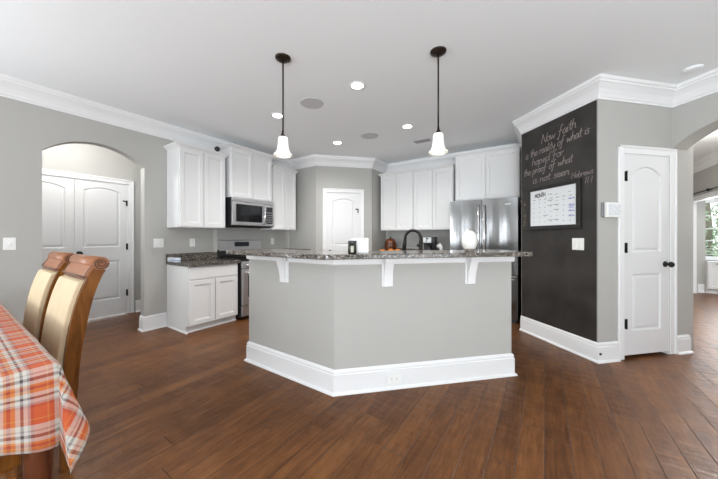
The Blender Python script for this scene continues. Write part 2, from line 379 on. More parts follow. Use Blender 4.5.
# rear and right walls behind the camera, openings added for the light
def win_wall(name, L, wins, z0, z1, loc, ang, label):
    mb = MB(); x = 0
    for a, b in wins:
        mb.box(x, a, 0, 0.12, 0, H); mb.box(a, b, 0, 0.12, 0, z0); mb.box(a, b, 0, 0.12, z1, H); x = b
    mb.box(x, L, 0, 0.12, 0, H)
    return structure(mb.build(name, M['wall'], None, loc, ang), label, 'wall')
win_wall('wall_rear', 6.97, [(0.5, 2.1), (3.65, 3.85), (4.97, 5.13), (5.53, 5.77)], 0.45, 2.4, (2.6, -3.5, 0), PI, 'grey rear wall with one wide and three narrow openings added for light')
win_wall('wall_right', 6.5, [(1.8, 3.5), (4.4, 6.1)], 0.5, 2.4, (2.6, 2.6+0.4, 0), -PI/2, 'grey right wall with two tall openings added for light')
# sunroom side: long wall with a wide cased opening, far wall with the window
structure(MB().yz([(2.6, 0), (6.4, 0), (6.4, 1.95), (8.93, 1.95), (8.93, 0), (9.1, 0), (9.1, H), (2.6, H)], 2.6, 2.72).build('wall_sunroom', M['wall']), 'grey wall with a wide cased opening to the sunroom', 'wall')
mb = MB(); mb.box(1.0, 2.86, 9.1, 9.2, 0, H); mb.box(2.86, 5.0, 9.3, 9.42, 0, 0.76); mb.box(2.86, 5.0, 9.3, 9.42, 1.98, H); mb.box(2.86, 2.88, 9.1, 9.42, 0, H); mb.box(3.62, 5.0, 9.3, 9.42, 0.76, 1.98)
structure(mb.build('wall_sunroom_far', M['wall']), 'grey far wall of the sunroom around the window', 'wall')
structure(MB().box(5.0, 5.1, 2.7, 9.4, 0, H).build('wall_sunroom_right', M['wall']), 'grey right wall of the sunroom', 'wall')
structure(MB().box(0.3, 0.4, 5.32, 9.2, 0, H).build('wall_passage', M['wall']), 'grey passage wall behind the closet', 'wall')

# crown moulding
CP = [(0, 2.522), (0.010, 2.522), (0.011, 2.540), (0.018, 2.547), (0.024, 2.568), (0.043, 2.606), (0.072, 2.638), (0.080, 2.645), (0.086, 2.648), (0.087, 2.668), (0.097, 2.672), (0.100, H), (0, H)]
mb = MB(); sweep(mb, [(-4.25, -3.5), (-4.25, 3.87), (-3.53, 3.87), (-2.775, 4.625), (-2.775, 5.2), (-0.246, 5.2), (-0.246, 4.168), (0.426, 3.496), (1.086, 4.156), (2.6, 2.642)], CP)
structure(mb.build('trim_1', M['trim']), 'white crown moulding running around the kitchen ceiling', 'crown moulding')
mb = MB(); sweep(mb, [(2.6, 9.1), (2.6, 3.05)], CP); sweep(mb, [(1.2, 9.1), (2.6, 9.1)], CP)
structure(mb.build('trim_2', M['trim']), 'white crown moulding in the far right hall', 'crown moulding')
# baseboards
BP = [(0, 0), (0.034, 0), (0.033, 0.010), (0.026, 0.018), (0.018, 0.021), (0.018, 0.148), (0.012, 0.152), (0.012, 0.160), (0.016, 0.164), (0.014, 0.172), (0.006, 0.184), (0, 0.186)]
def base(name, paths, label):
    mb = MB()
    for p in paths: sweep(mb, p, BP)
    return structure(mb.build(name, M['trim']), label, 'baseboard')
base('baseboard_left', [[(-4.25, -3.5), (-4.25, 0.579), (-4.37, 0.579)], [(-4.37, 1.45), (-4.25, 1.45), (-4.25, 1.695)]], 'white baseboard at the foot of the left wall')
base('baseboard_hall', [[(-5.45, 1.735), (-5.45, 2.5), (-4.37, 2.5)], [(-5.45, -1.1), (-5.45, 0.365)]], 'white baseboard in the hall beside the double doors')
base('baseboard_chalkboard', [[(-0.246, 4.168), (0.426, 3.496), (0.426+0.232*R2, 3.496+0.232*R2)]], 'white baseboard under the chalkboard')
base('baseboard_closet', [[(0.426+0.985*R2, 3.496+0.985*R2), (0.426+1.155*R2, 3.496+1.155*R2), (0.426+1.155*R2-0.1*R2, 3.496+1.155*R2+0.1*R2)]], 'short white baseboard right of the closet door')
base('baseboard_pantry', [[(-3.53, 3.87), (-3.53+0.12*R2, 3.87+0.12*R2)], [(-3.53+0.915*R2, 3.87+0.915*R2), (-2.775, 4.625)]], 'white baseboard beside the pantry door')
base('baseboard_sunroom', [[(1.2, 9.1), (2.6, 9.1)], [(2.72, 9.1), (2.86, 9.1)]], 'white baseboard at the far end of the right hall')
# casings
def casing(mb, x0, x1, top, w=0.07, t=0.018, side=(1, 1)):
    """local frame: x along the wall, y into it; flat casing with a raised outer edge"""
    def strip(pts_in, pts_out):
        pass
    if side[0]:
        mb.box(x0-w, x0, -t*0.5, 0, 0, top+w, None, 0.003); mb.box(x0-w, x0-w*0.7, -t, 0, 0, top+w, None, 0.004)
    if side[1]:
        mb.box(x1, x1+w, -t*0.5, 0, 0, top+w, None, 0.004); mb.box(x1+w*0.7, x1+w, -t, 0, 0, top+w, None, 0.004)
    mb.box(x0-w*0.02, x1+w*0.02, -t*0.5, 0, top, top+w, None, 0.004); mb.box(x0-w, x1+w, -t, 0, top+w*0.7, top+w, None, 0.004)
    # jamb lining and stop
    mb.box(x0-0.001, x0+0.006, 0, 0.1, 0, top); mb.box(x1-0.006, x1+0.001, 0, 0.1, 0, top); mb.box(x0, x1, 0, 0.1, top-0.006, top+0.001)
def trimset(name, p, ang, x0, x1, top, label, w=0.07):
    mb = MB(); casing(mb, x0, x1, top, w)
    return structure(mb.build(name, M['trim'], None, (p[0], p[1], 0), ang), label, 'door casing')
trimset('trim_3', (-3.53, 3.87), A45, 0.192, 0.842, 2.04, 'white casing around the pantry door')
trimset('trim_4', (0.426, 3.496), A45, 0.315, 0.905, 2.02, 'white casing around the closet door', 0.08)
trimset('trim_5', (-5.45, 0), PI/2, 0.44, 1.65, 2.02, 'white casing around the hall double doors')
mb = MB(); casing(mb, 0.17, 2.70, 1.95, 0.09)
structure(mb.build('trim_6', M['trim'], None, (2.6, 9.1, 0), -PI/2), 'white casing around the sunroom opening', 'door casing')

# two-panel doors with an arched upper panel
def panel(mb, outline_fn, y0, m=None):
    """moulded panel: a shaped groove and a raised field"""
    steps = [(0.0, 0.0), (0.007, 0.013), (0.018, 0.016), (0.040, 0.005), (0.045, 0.004)]
    mb.rings([[(x, y0+d, z) for x, z in outline_fn(i)] for i, d in steps], m, True)
def make_leaf(w, h, t, stile, rails, rise, flip=False):
    """rails: (bottom rail, lower panel top, upper panel bottom, upper panel spring)"""
    b, l1, u0, u1 = rails; mb = MB(); n = 18
    mb.box(0, stile, 0, t, 0, h); mb.box(w-stile, w, 0, t, 0, h)
    mb.box(stile, w-stile, 0, t, 0, b); mb.box(stile, w-stile, 0, t, l1, u0)
    def up(i):
        x0, x1 = stile+i, w-stile-i
        ap = arc_pts(x0, x1, u1-i*0.4, rise-i*0.3, n)
        return [(x0, u0+i), (x1, u0+i)] + ap[::-1]
    def lo(i): return [(stile+i, b+i), (w-stile-i, b+i), (w-stile-i, l1-i), (stile+i, l1-i)]
    ap = arc_pts(stile, w-stile, u1, rise, n)
    mb.xz(ap + [(w-stile, h), (stile, h)], 0, t)
    panel(mb, up, 0); panel(mb, lo, 0)
    mb.box(stile-0.001, w-stile+0.001, t*0.6, t-0.001, b-0.001, u1+rise*0.5)
    return mb
def knob(parent, x, z, mat_, name='knob', y0=0):
    mb = MB(); mb.lathe([(0.0, 0.0), (0.030, 0.0), (0.030, -0.006), (0.012, -0.010), (0.011, -0.030), (0.020, -0.036), (0.029, -0.048), (0.029, -0.056), (0.022, -0.066), (0.0, -0.069)], (x, y0, z), 20, None, 'y', False)
    return mb.build(name, mat_, parent)
def hinge(parent, x, z, y0=0):
    mb = MB(); mb.box(x-0.016, x+0.016, y0-0.004, y0+0.002, z-0.048, z+0.048, None, 0.0015); mb.lathe([(0.0075, -0.050), (0.0075, 0.050)], (x, y0-0.009, z), 10)
    return mb.build('hinge', M['black'], parent)
def latch(parent, x, z, y0=0):
    mb = MB(); mb.box(x-0.012, x+0.006, y0-0.012, y0, z-0.055, z+0.03, None, 0.002); mb.box(x-0.050, x, y0-0.012, y0-0.002, z+0.010, z+0.028, None, 0.002); mb.ball((x-0.045, y0-0.014, z+0.018), 0.011)
    return mb.build('flip_latch', M['black'], parent)
def door(name, p, ang, x0, w, h, z0, yr, stile, rails, rise, label, hinges=None, kn=None, lat=None):
    c, s = math.cos(ang), math.sin(ang)
    loc = (p[0]+c*x0-s*yr, p[1]+s*x0+c*yr, z0)
    d = make_leaf(w, h, 0.035, stile, rails, rise).build(name, M['door'], None, loc, ang)
    structure(d, label, 'door')
    if hinges:
        for z in hinges[1:]: hinge(d, hinges[0], z)
    if kn: knob(d, kn[0], kn[1], M['black'])
    if lat: latch(d, lat[0], lat[1])
    return d
RL = (0.24, 0.83, 1.03, 1.855)
door('door_1', (0.426, 3.496), A45, 0.323, 0.574, 1.98, 0.034, 0.002, 0.10, (0.235, 0.80, 1.015, 1.785), 0.085, 'white closet door with an arched upper panel beside the chalkboard', (0.019, 0.31, 1.06, 1.765), (0.525, 0.89))
door('door_2', (-3.53, 3.87), A45, 0.199, 0.636, 2.02, 0.012, 0.006, 0.105, RL, 0.06, 'white pantry door with an arched upper panel at the back of the kitchen', None, (0.06, 0.92), (0.60, 1.70))
door('door_3', (-5.45, 0), PI/2, 0.447, 0.596, 1.995, 0.02, 0.012, 0.09, RL, 0.055, 'left leaf of the white hall double doors')
door('door_4', (-5.45, 0), PI/2, 1.047, 0.596, 1.995, 0.02, 0.012, 0.09, RL, 0.055, 'right leaf of the white hall double doors', (0.590, 0.31, 1.03), (0.045, 0.95), (0.585, 1.72))
mb = MB(); mb.lathe([(0.0, 0), (0.009, 0.0), (0.011, -0.006), (0.011, -0.008), (0.009, -0.010), (0.0, -0.010)], (0, 0, 0), 14, None, 'y', False)
tag(mb.build('door_stop', M['black'], None, (0.426+0.018*R2+0.003, 3.496-0.018*R2+0.003, 0.085), A45), 'small black door stop on the baseboard corner below the chalkboard', 'door stop')
# ------------------------------------------------------------------ island
A_, B_, C_ = (-2.394, 1.67), (-1.337, 1.67), (-0.240, 2.767)
th = 0.12
Cb = (C_[0]-th*R2, C_[1]+th*R2); Bb = (B_[0]-th*math.tan(D2R(22.5)), B_[1]+th); Ab = (A_[0], A_[1]+th)
isl = empty('kitchen_island', (-1.3, 1.9, 0), 0, 'angled grey kitchen island with white base trim under a granite bar', 'kitchen island')
def L(p): return (p[0]+1.3, p[1]-1.9)
MB().xy([L(p) for p in (A_, B_, C_, Cb, Bb, Ab)], 0, 1.045).build('knee_wall', M['wall'], isl)
mb = MB(); sweep(mb, [L(p) for p in (Ab, A_, B_, C_, Cb)], BP); bb = mb.build('base_trim', M['trim'], isl); bb['label'] = 'white base trim'
AP = [(0, 0.985), (0.012, 0.985), (0.018, 0.993), (0.018, 1.030), (0.026, 1.040), (0.026, 1.045), (0, 1.045)]
mb = MB(); sweep(mb, [L(p) for p in (Ab, A_, B_, C_, Cb)], AP); mb.build('apron_trim', M['trim'], isl)
# base cabinet body behind the knee wall
Bc = (B_[0]-0.70*math.tan(D2R(22.5)), B_[1]+0.70); Ac = (A_[0]+0.02, A_[1]+0.70); Cc = (C_[0]-0.70*R2-0.02*R2, C_[1]+0.70*R2-0.02*R2)
Ab2 = (A_[0]+0.02, Ab[1]+0.001); Cb2 = (Cb[0]-0.02*R2, Cb[1]-0.02*R2); Bb2 = (Bb[0]-0.0004, Bb[1]+0.001)
MB().xy([L(p) for p in (Ab2, Bb2, Cb2, Cc, Bc, Ac)], 0.0, 0.86).build('cabinet_body', M['cab'], isl)
Bd = (B_[0]-0.74*math.tan(D2R(22.5)), B_[1]+0.74); Ad = (A_[0], A_[1]+0.74); Cd = (C_[0]-0.74*R2, C_[1]+0.74*R2)
MB().xy([L(p) for p in ((A_[0], Ab[1]+0.002), (Bb[0]-0.001, Bb[1]+0.002), (Cb[0]-0.001, Cb[1]+0.002), Cd, Bd, Ad)], 0.861, 0.90).build('sink_counter', M['granite'], isl)
# bar top
o1, e1 = 0.25, 0.042
tf = math.tan(D2R(22.5))
Af = (A_[0]-0.0, A_[1]-o1); Bf = (B_[0]+o1*tf, B_[1]-o1); Cf = (C_[0]+o1*R2*0.86+e1*R2, C_[1]-o1*R2*0.86+e1*R2)
bo = 0.22
Ar = (A_[0]-0.0, A_[1]+bo); Br = (B_[0]-bo*tf, B_[1]+bo); Cr = (C_[0]-bo*R2+e1*R2, C_[1]+bo*R2+e1*R2)
def round_poly(P, rr, n=6):
    out = []
    for i, p in enumerate(P):
        r = rr[i]; p = Vector(p); a = Vector(P[i-1])-p; b = Vector(P[(i+1) % len(P)])-p; a.normalize(); b.normalize()
        if r <= 0: out.append(tuple(p)); continue
        q0, q1 = p+a*r, p+b*r
        for k in range(n+1):
            t = k/n; out.append(tuple(q0*(1-t)**2 + p*2*t*(1-t) + q1*t*t))
    return out
pts = round_poly([L(p) for p in (Af, Bf, Cf, Cr, Br, Ar)], [0.03, 0.05, 0.05, 0.03, 0, 0.03])
mb = MB()
def inset(P, d):
    c = Vector((sum(p[0] for p in P)/len(P), sum(p[1] for p in P)/len(P))); out = []
    n = len(P)
    for i in range(n):
        p = Vector(P[i]); e0 = (p-Vector(P[i-1])).normalized(); e1_ = (Vector(P[(i+1) % n])-p).normalized()
        n0 = Vector((-e0.y, e0.x)); n1 = Vector((-e1_.y, e1_.x)); b = (n0+n1)/(1+n0.dot(n1)); out.append(tuple(p+b*d))
    return out
mb.rings([[(p[0], p[1], z) for p in inset(pts, d)] for d, z in ((0.004, 1.046), (0.0, 1.050), (0.0, 1.075), (0.005, 1.081))], None, True)
mb.face([mb.bm.verts.new((p[0], p[1], 1.046)) for p in inset(pts, 0.004)])
bt = mb.build('bar_top', M['granite'], None, (-1.3, 1.9, 0)); tag(bt, 'speckled brown granite bar top on the angled island', 'countertop')
# corbels
def corbel(parent, x, p, ang):
    c, s = math.cos(ang), math.sin(ang)
    prof = [(0, 0.812), (-0.034, 0.812), (-0.034, 0.835)]
    for i in range(13):
        t = i/12; prof.append((-0.034-0.044*t**1.6, 0.835+0.165*t))
    prof += [(-0.080, 1.010), (-0.080, 1.0435), (0, 1.0435)]
    mb = MB(); mb.yz(prof, -0.034, 0.034); mb.box(-0.046, 0.046, -0.018, 0.0, 0.806, 1.0435, None, 0.003); mb.box(-0.033, 0.033, -0.084, 0, 1.026, 1.0437, None, 0.002)
    o = mb.build('corbel', M['trim'], parent); o.location = (p[0]+c*x+1.3+s*0.0, p[1]+s*x-1.9, 0); o.rotation_euler = (0, 0, ang); return o
corbel(isl, 0.515, A_, 0); corbel(isl, 0.42, B_, A45); corbel(isl, 1.145, B_, A45)
# wall plates
def plate(name, p, ang, x, z, w, h, kind, label, cat, group=None):
    c, s = math.cos(ang), math.sin(ang)
    r = empty(name, (p[0]+c*x, p[1]+s*x, z), ang, label, cat, group)
    mb = MB(); mb.box(-w/2, w/2, -0.006, 0, -h/2, h/2, None, 0.0025, 2); mb.build('cover_plate', M['plate'], r)
    for k, dx in kind:
        if k == 's':
            mb = MB(); mb.box(dx-0.006, dx+0.006, -0.016, -0.005, -0.012, 0.010, None, 0.002); mb.build('toggle', M['plate'], r)
        elif k == 'r':
            mb = MB(); mb.box(dx-0.017, dx+0.017, -0.009, -0.005, -0.034, 0.034, None, 0.002); mb.build('rocker', M['plate'], r)
        elif k == 'o':
            mb = MB()
            for dz in (-0.02, 0.02):
                mb.lathe([(0.0155, -0.0075), (0.0155, -0.004)], (dx, 0, dz), 16, M['plate'], 'y')
                mb.box(dx-0.007, dx-0.005, -0.0082, -0.006, dz-0.005, dz+0.005, M['slot']); mb.box(dx+0.005, dx+0.007, -0.0082, -0.006, dz-0.004, dz+0.004, M['slot'])
            mb.build('socket', M['plate'], r)
        elif k == 'h':
            mb = MB()
            for dd in (-0.02, 0.02):
                mb.lathe([(0.0155, -0.0075), (0.0155, -0.004)], (dx+dd, 0, 0), 16, M['plate'], 'y')
                mb.box(dx+dd-0.005, dx+dd+0.005, -0.0082, -0.006, -0.007, -0.005, M['slot']); mb.box(dx+dd-0.004, dx+dd+0.004, -0.0082, -0.006, 0.005, 0.007, M['slot'])
            mb.build('socket', M['plate'], r)
    return r
plate('light_switch', (-4.25, 0), PI/2, 0.372, 1.135, 0.078, 0.118, [('s', 0)], 'white single switch plate on the grey wall left of the arch', 'switch')
plate('switch_plate', (-4.25, 0), PI/2, 1.605, 1.12, 0.118, 0.118, [('r', -0.023), ('o', 0.023)], 'white double wall plate between the arch and the cabinets', 'switch')
plate('power_outlet', (-4.25, 0), PI/2, 2.03, 1.12, 0.072, 0.116, [('o', 0)], 'white outlet above the counter left of the range', 'outlet')
plate('power_outlet', (-4.25, 0), PI/2, 3.46, 1.12, 0.072, 0.116, [('o', 0)], 'white outlet on the wall right of the range', 'outlet')
plate('power_outlet', (-1.32+0.0127, 1.67-0.0127), A45, 0.455, 0.088, 0.118, 0.072, [('h', 0)], 'white outlet set sideways in the island base trim', 'outlet')
plate('switch_plate', (-0.246-0.004, 4.168-0.004), -A45, 0.762, 1.128, 0.124, 0.122, [('r', -0.026), ('r', 0.026)], 'white double switch plate on the chalkboard below the calendar', 'switch')
# alarm panel
al = empty('alarm_panel', (0.426+0.12*R2, 3.496+0.12*R2, 1.46), A45, 'white wall panel with a silver side between chalkboard and closet door', 'panel')
MB().box(-0.085, 0.115, -0.014, 0, -0.07, 0.07, None, 0.004).build('back_box', M['greyplastic'], al)
MB().box(-0.060, 0.118, -0.040, -0.014, -0.072, 0.072, None, 0.005, 2).build('face', M['plate'], al)
MB().box(-0.048, 0.106, -0.0425, -0.040, -0.050, 0.052, None, 0.001).build('screen', M['screen'], al)
# ------------------------------------------------------------------ chalkboard and calendar
cb = MB(); cb.box(0.008, 0.942, -0.0045, -0.0006, 0.188, 2.520, None, 0.0012)
cbo = cb.build('chalkboard', M['chalk'], None, (-0.246, 4.168, 0), -A45)
tag(cbo, 'tall black chalkboard covering the angled wall beside the refrigerator', 'chalkboard')
G = {
 'N': (.62, [[(0, 0), (.08, 1)], [(.08, 1), (.5, .02), (.6, 1.0)]]), 'H': (.55, [[(0, 1), (0, 0)], [(.45, 1), (.43, 0)], [(0, .5), (.45, .52)]]),
 'o': (.42, [[(.2, .5), (.05, .42), (0, .22), (.12, .02), (.3, .1), (.36, .32), (.2, .5), (.42, .46)]]), 'w': (.58, [[(0, .5), (.1, .02), (.25, .4), (.38, .02), (.52, .5)]]),
 'f': (.45, [[(.42, .9), (.3, 1.02), (.2, .85), (.14, .1), (.1, -.32), (.0, -.4), (-.04, -.2)], [(-.02, .42), (.36, .5)]]), 'a': (.46, [[(.36, .45), (.2, .5), (.02, .28), (.12, .02), (.3, .15), (.36, .46), (.38, .08), (.5, .05)]]),
 'i': (.18, [[(.05, .5), (.04, .08), (.16, .03)], [(.07, .68), (.09, .74)]]), 't': (.3, [[(.14, .9), (.11, .12), (.26, .04)], [(-.04, .56), (.3, .62)]]),
 'h': (.44, [[(.05, 1), (.0, 0)], [(.0, .28), (.18, .5), (.31, .42), (.32, .08), (.44, .04)]]), 's': (.34, [[(.3, .46), (.14, .5), (.05, .38), (.25, .2), (.18, .02), (-.02, .06)]]),
 'e': (.38, [[(.03, .22), (.32, .32), (.22, .5), (.05, .4), (.03, .1), (.18, 0), (.4, .14)]]), 'r': (.34, [[(.03, .5), (.02, 0)], [(.02, .28), (.14, .46), (.32, .44)]]),
 'l': (.2, [[(.1, 1), (.05, .12), (.18, .04)]]), 'y': (.42, [[(0, .5), (.07, .2), (.22, .16), (.36, .5)], [(.36, .5), (.26, -.28), (.1, -.42), (-.02, -.25)]]),
 'p': (.42, [[(.04, .5), (-.04, -.42)], [(.0, .32), (.2, .5), (.34, .3), (.2, .02), (.0, .08)]]), 'd': (.44, [[(.33, .42), (.15, .5), (0, .25), (.12, .02), (.32, .15)], [(.42, 1), (.36, .08), (.48, .04)]]),
 'n': (.44, [[(.04, .5), (.01, 0)], [(.01, .28), (.17, .5), (.3, .42), (.31, .08), (.43, .04)]]), 'b': (.42, [[(.06, 1), (.01, .03)], [(.01, .28), (.2, .5), (.35, .28), (.2, 0), (.02, .06)]]),
 '1': (.2, [[(.10, 1), (.09, 0)]]), ':': (.16, [[(.05, .42), (.06, .48)], [(.04, .08), (.05, .14)]]), ' ': (.32, []),
 'M': (.62, [[(0, 0), (.05, 1)], [(.05, 1), (.28, .3)], [(.28, .3), (.52, 1)], [(.52, 1), (.56, 0)]]), 'O': (.58, [[(.25, 1), (.04, .75), (.04, .25), (.25, 0), (.46, .25), (.46, .75), (.25, 1)]]),
 'T': (.5, [[(0, 1), (.46, 1)], [(.23, 1), (.23, 0)]]), }
def smooth(pts, k=4):
    if len(pts) < 3: return pts
    P = [Vector(p) for p in pts]; out = []
    for i in range(len(P)-1):
        p0 = P[max(i-1, 0)]; p1 = P[i]; p2 = P[i+1]; p3 = P[min(i+2, len(P)-1)]
        for j in range(k):
            t = j/k
            out.append(0.5*((2*p1)+(p2-p0)*t+(2*p0-5*p1+4*p2-p3)*t*t+(3*p1-p0-3*p2+p3)*t**3))
    return out+[P[-1]]
def ribbon(mb, pts, w, y, m=None, t=0.0008):
    P = [Vector(p) for p in pts]; a = []; b = []
    for i, p in enumerate(P):
        d = (P[min(i+1, len(P)-1)]-P[max(i-1, 0)])
        if d.length < 1e-7: d = Vector((1, 0))
        d.normalize(); n = Vector((-d.y, d.x))*w/2; a.append(p+n); b.append(p-n)
    for i in range(len(P)-1):
        q = [a[i], a[i+1], b[i+1], b[i]]
        fr = [mb.bm.verts.new((v.x, y-t, v.y)) for v in q]; bk = [mb.bm.verts.new((v.x, y, v.y)) for v in q]
        mb.face(fr, m)
        for k in range(4): mb.face([fr[k], bk[k], bk[(k+1) % 4], fr[(k+1) % 4]], m)
def write(mb, text, p0, p1, h, w, y, m=None, slant=0.16, jit=0.02):
    tot = sum(G[c][0] for c in text); Lx = p1[0]-p0[0]; sx = Lx/tot; x = p0[0]; r = random.Random(text)
    for c in text:
        for st in G[c][1]:
            jz = r.uniform(-jit, jit)*h; q = smooth(st)
            ribbon(mb, [(x+u[0]*sx+u[1]*h*slant, p0[1]+(p1[1]-p0[1])*(x-p0[0])/Lx+u[1]*h+jz) for u in q], w, y, m)
        x += G[c][0]*sx
mb = MB(); cw = 0.0062
for txt, a, b, h in (('Now faith', (.31, 2.30), (.74, 2.335), .105), ('is the reality of what is', (.07, 2.175), (.875, 2.225), .095), ('hoped for', (.175, 2.072), (.60, 2.092), .09),
                     ('the proof of what', (.045, 1.967), (.70, 1.990), .088), ('is not seen', (.185, 1.853), (.665, 1.868), .085)):
    write(mb, txt, a, b, h, cw, -0.0045)
w_ = mb.build('verse_lettering', M['chalkink'], cbo, None, 0, False); w_['label'] = 'pale chalk handwriting'
mb = MB(); write(mb, 'Hebrews', (.69, 1.812), (.915, 1.825), .062, .0038, -.0045); write(mb, '11:1', (.825, 1.735), (.905, 1.738), .062, .0038, -.0045)
mb.build('reference_lettering', M['chalkink'], cbo, None, 0, False)
mb = MB(); rr = random.Random(3)
for i in range(16):
    x = rr.uniform(.018, .07); z = rr.uniform(1.33, 1.62); q = [(x, z), (x+rr.uniform(-.02, .02), z+rr.uniform(-.02, .02)), (x+rr.uniform(.0, .02), z+rr.uniform(-.03, .03))]
    ribbon(mb, smooth(q), .005, -.0045, (M['chalkgreen'], M['chalkorange'], M['chalkink'])[i % 3])
mb.build('chalk_markings', M['chalkink'], cbo, None, 0, False)
cal = empty('wall_calendar', (-0.246-0.0036+0.12*R2, 4.168-0.0036-0.12*R2, 1.288), -A45, 'black framed white dry erase calendar hanging on the chalkboard', 'calendar')
mb = MB(); Wc, Hc, fw = .68, .508, .044
for a in ((0, Wc, 0, fw), (0, Wc, Hc-fw, Hc), (0, fw, fw, Hc-fw), (Wc-fw, Wc, fw, Hc-fw)): mb.box(a[0], a[1], -.026, 0, a[2], a[3], None, .005, 2)
mb.build('frame', M['frame'], cal)
sh = MB().box(fw-.004, Wc-fw+.004, -.012, -.002, fw-.004, Hc-fw+.004).build('sheet', M['board'], cal)
mb = MB()
write(mb, 'MONTH', (.112, .378), (.262, .385), .048, .008, -.012, M['ink'], 0.0, 0)
rr = random.Random(5)
for c in range(7):
    x = .075+c*.078
    ribbon(mb, [(x+.008, .352), (x+.045, .354)], .005, -.012, M['ink'])
    for r in range(5):
        z = .315-r*.056
        ribbon(mb, [(x+.018, z), (x+.026, z+.001)], .008, -.012, M['ink'])
        if 3 <= c <= 4 and rr.random() < .75: ribbon(mb, [(x-.02, z+.014), (x, z+.018), (x+.02, z+.013), (x+.045, z+.018)], .005, -.012, M['ink'])
        if c == 2 and r == 3: ribbon(mb, [(x, z+.014), (x+.06, z+.018)], .005, -.012, M['ink'])
for z in (.315, .246, .184, .132): ribbon(mb, smooth([(.545, z), (.560, z+.012), (.575, z-.002), (.59, z+.012), (.612, z)]), .006, -.012, M['blueink'])
for z in (.222, .236): ribbon(mb, [(.55, z), (.605, z+.002)], .005, -.012, M['blueink'])
ribbon(mb, smooth([(.29, .395), (.31, .405), (.33, .395), (.35, .402)]), .004, -.012, M['ink']); ribbon(mb, [(.38, .388), (.42, .39)], .004, -.012, M['ink']); ribbon(mb, [(.545, .392), (.575, .395)], .004, -.012, M['ink'])
mb.build('calendar_lettering', None, sh, None, 0, False)
# ------------------------------------------------------------------ cabinets
def cab_door(mb, x0, x1, z0, z1, y=0.0, t=0.019, st=0.055, m=None):
    """recessed-panel cabinet front: face at y, body behind"""
    def q(i, d): return [(x0+i, y+d, z0+i), (x1-i, y+d, z0+i), (x1-i, y+d, z1-i), (x0+i, y+d, z1-i)]
    mb.rings([q(0, t), q(0, 0.003), q(0.003, 0), q(st, 0), q(st+0.003, 0.006), q(st+0.011, 0.008), q(st+0.014, 0.013)], m, True)
def drawer_front(mb, x0, x1, z0, z1, y=0.0, t=0.019):
    def q(i, d): return [(x0+i, y+d, z0+i), (x1-i, y+d, z0+i), (x1-i, y+d, z1-i), (x0+i, y+d, z1-i)]
    mb.rings([q(0, t), q(0, 0.005), q(0.006, 0.001), q(0.010, 0)], None, True)
CC = [(0, 0), (0.010, 0), (0.012, 0.010), (0.020, 0.020), (0.034, 0.034), (0.038, 0.040), (0.040, 0.050), (0, 0.050)]
def upper_cab(loc, ang, w, d, h, nd, label, group, crown=True, skip=(False, False)):
    r = empty('upper_cabinet', loc, ang, label, 'cabinet', group)
    MB().box(0, w, 0.019, d, 0, h, None, 0.002).build('body', M['cab'], r)
    g = 0.012; dw = (w-g*(nd+1))/nd
    for i in range(nd):
        mb = MB(); cab_door(mb, g+i*(dw+g), g+i*(dw+g)+dw, 0.012, h-0.012, 0.0, 0.019, 0.05); mb.build('door', M['cab'], r)
    if crown:
        path = [(0, d), (0, 0.019), (w, 0.019), (w, d)]
        if skip[0]: path = path[1:]
        if skip[1]: path = path[:-1]
        mb = MB(); sweep(mb, [(p[0], p[1]) for p in path][::1], [(-o_, z_+h) for o_, z_ in CC] if False else [(o_, z_+h-0.004) for o_, z_ in CC])
        # close the top
        mb.box(0, w, 0.019, d, h, h+0.044)
        mb.build('cornice', M['cab'], r)
    return r
gl = 'wall cabinets over the range run'
XL = -3.905
upper_cab((XL, 1.70, 1.325), PI/2, 0.640, 0.340, 1.045, 2, 'white two door wall cabinet left of the microwave', gl)
upper_cab((-3.865, 2.386, 1.795), PI/2, 0.762, 0.380, 0.745, 2, 'short white two door cabinet above the microwave', gl)
upper_cab((XL, 3.192, 1.325), PI/2, 0.545, 0.340, 1.075, 2, 'white wall cabinet right of the microwave beside the pantry wall', gl, True, (True, False))
gb = 'wall cabinets on the sink wall'
upper_cab((-2.715, 4.85, 1.325), 0, 0.695, 0.345, 1.075, 2, 'white two door wall cabinet nearest the pantry on the back wall', gb, True, (False, True))
upper_cab((-2.015, 4.85, 1.325), 0, 0.715, 0.345, 1.075, 2, 'white two door wall cabinet beside the refrigerator', gb, True, (True, True))
upper_cab((-1.25, 4.80, 1.80), 0, 0.945, 0.395, 0.740, 2, 'white two door cabinet above the refrigerator', gb)
def base_cab(loc, ang, w, d, label, group, end=None):
    r = empty('base_cabinet', loc, ang, label, 'cabinet', group)
    mb = MB(); mb.box(0, w, 0.019, d, 0.085, 0.829, None, 0.002); mb.box(0, w, 0.07, d, 0.0, 0.085); mb.build('body', M['cab'], r)
    mb = MB(); drawer_front(mb, 0.012, w-0.012, 0.662, 0.806); mb.build('drawer', M['cab'], r)
    g = 0.012; dw = (w-g*3)/2
    for i in range(2):
        mb = MB(); cab_door(mb, g+i*(dw+g), g+i*(dw+g)+dw, 0.092, 0.650, 0.0, 0.019, 0.055); mb.build('door', M['cab'], r)
    mb = MB(); sweep(mb, [(w, 0.07), (0, 0.07)][::-1], [(0, 0), (0.016, 0), (0.014, 0.010), (0.006, 0.016), (0, 0.017)])
    if end: sweep(mb, [(0, d), (0, 0.02)], [(0, 0), (0.016, 0), (0.014, 0.010), (0.006, 0.016), (0, 0.017)])
    mb.build('toe_moulding', M['trim'], r)
    return r
gbs = 'base cabinets of the range run'
base_cab((-3.65, 1.70, 0), PI/2, 0.675, 0.595, 'white base cabinet with a drawer and two doors left of the range', gbs, True)
base_cab((-3.65, 3.19, 0), PI/2, 0.675, 0.595, 'white base cabinet right of the range in the corner', gbs)
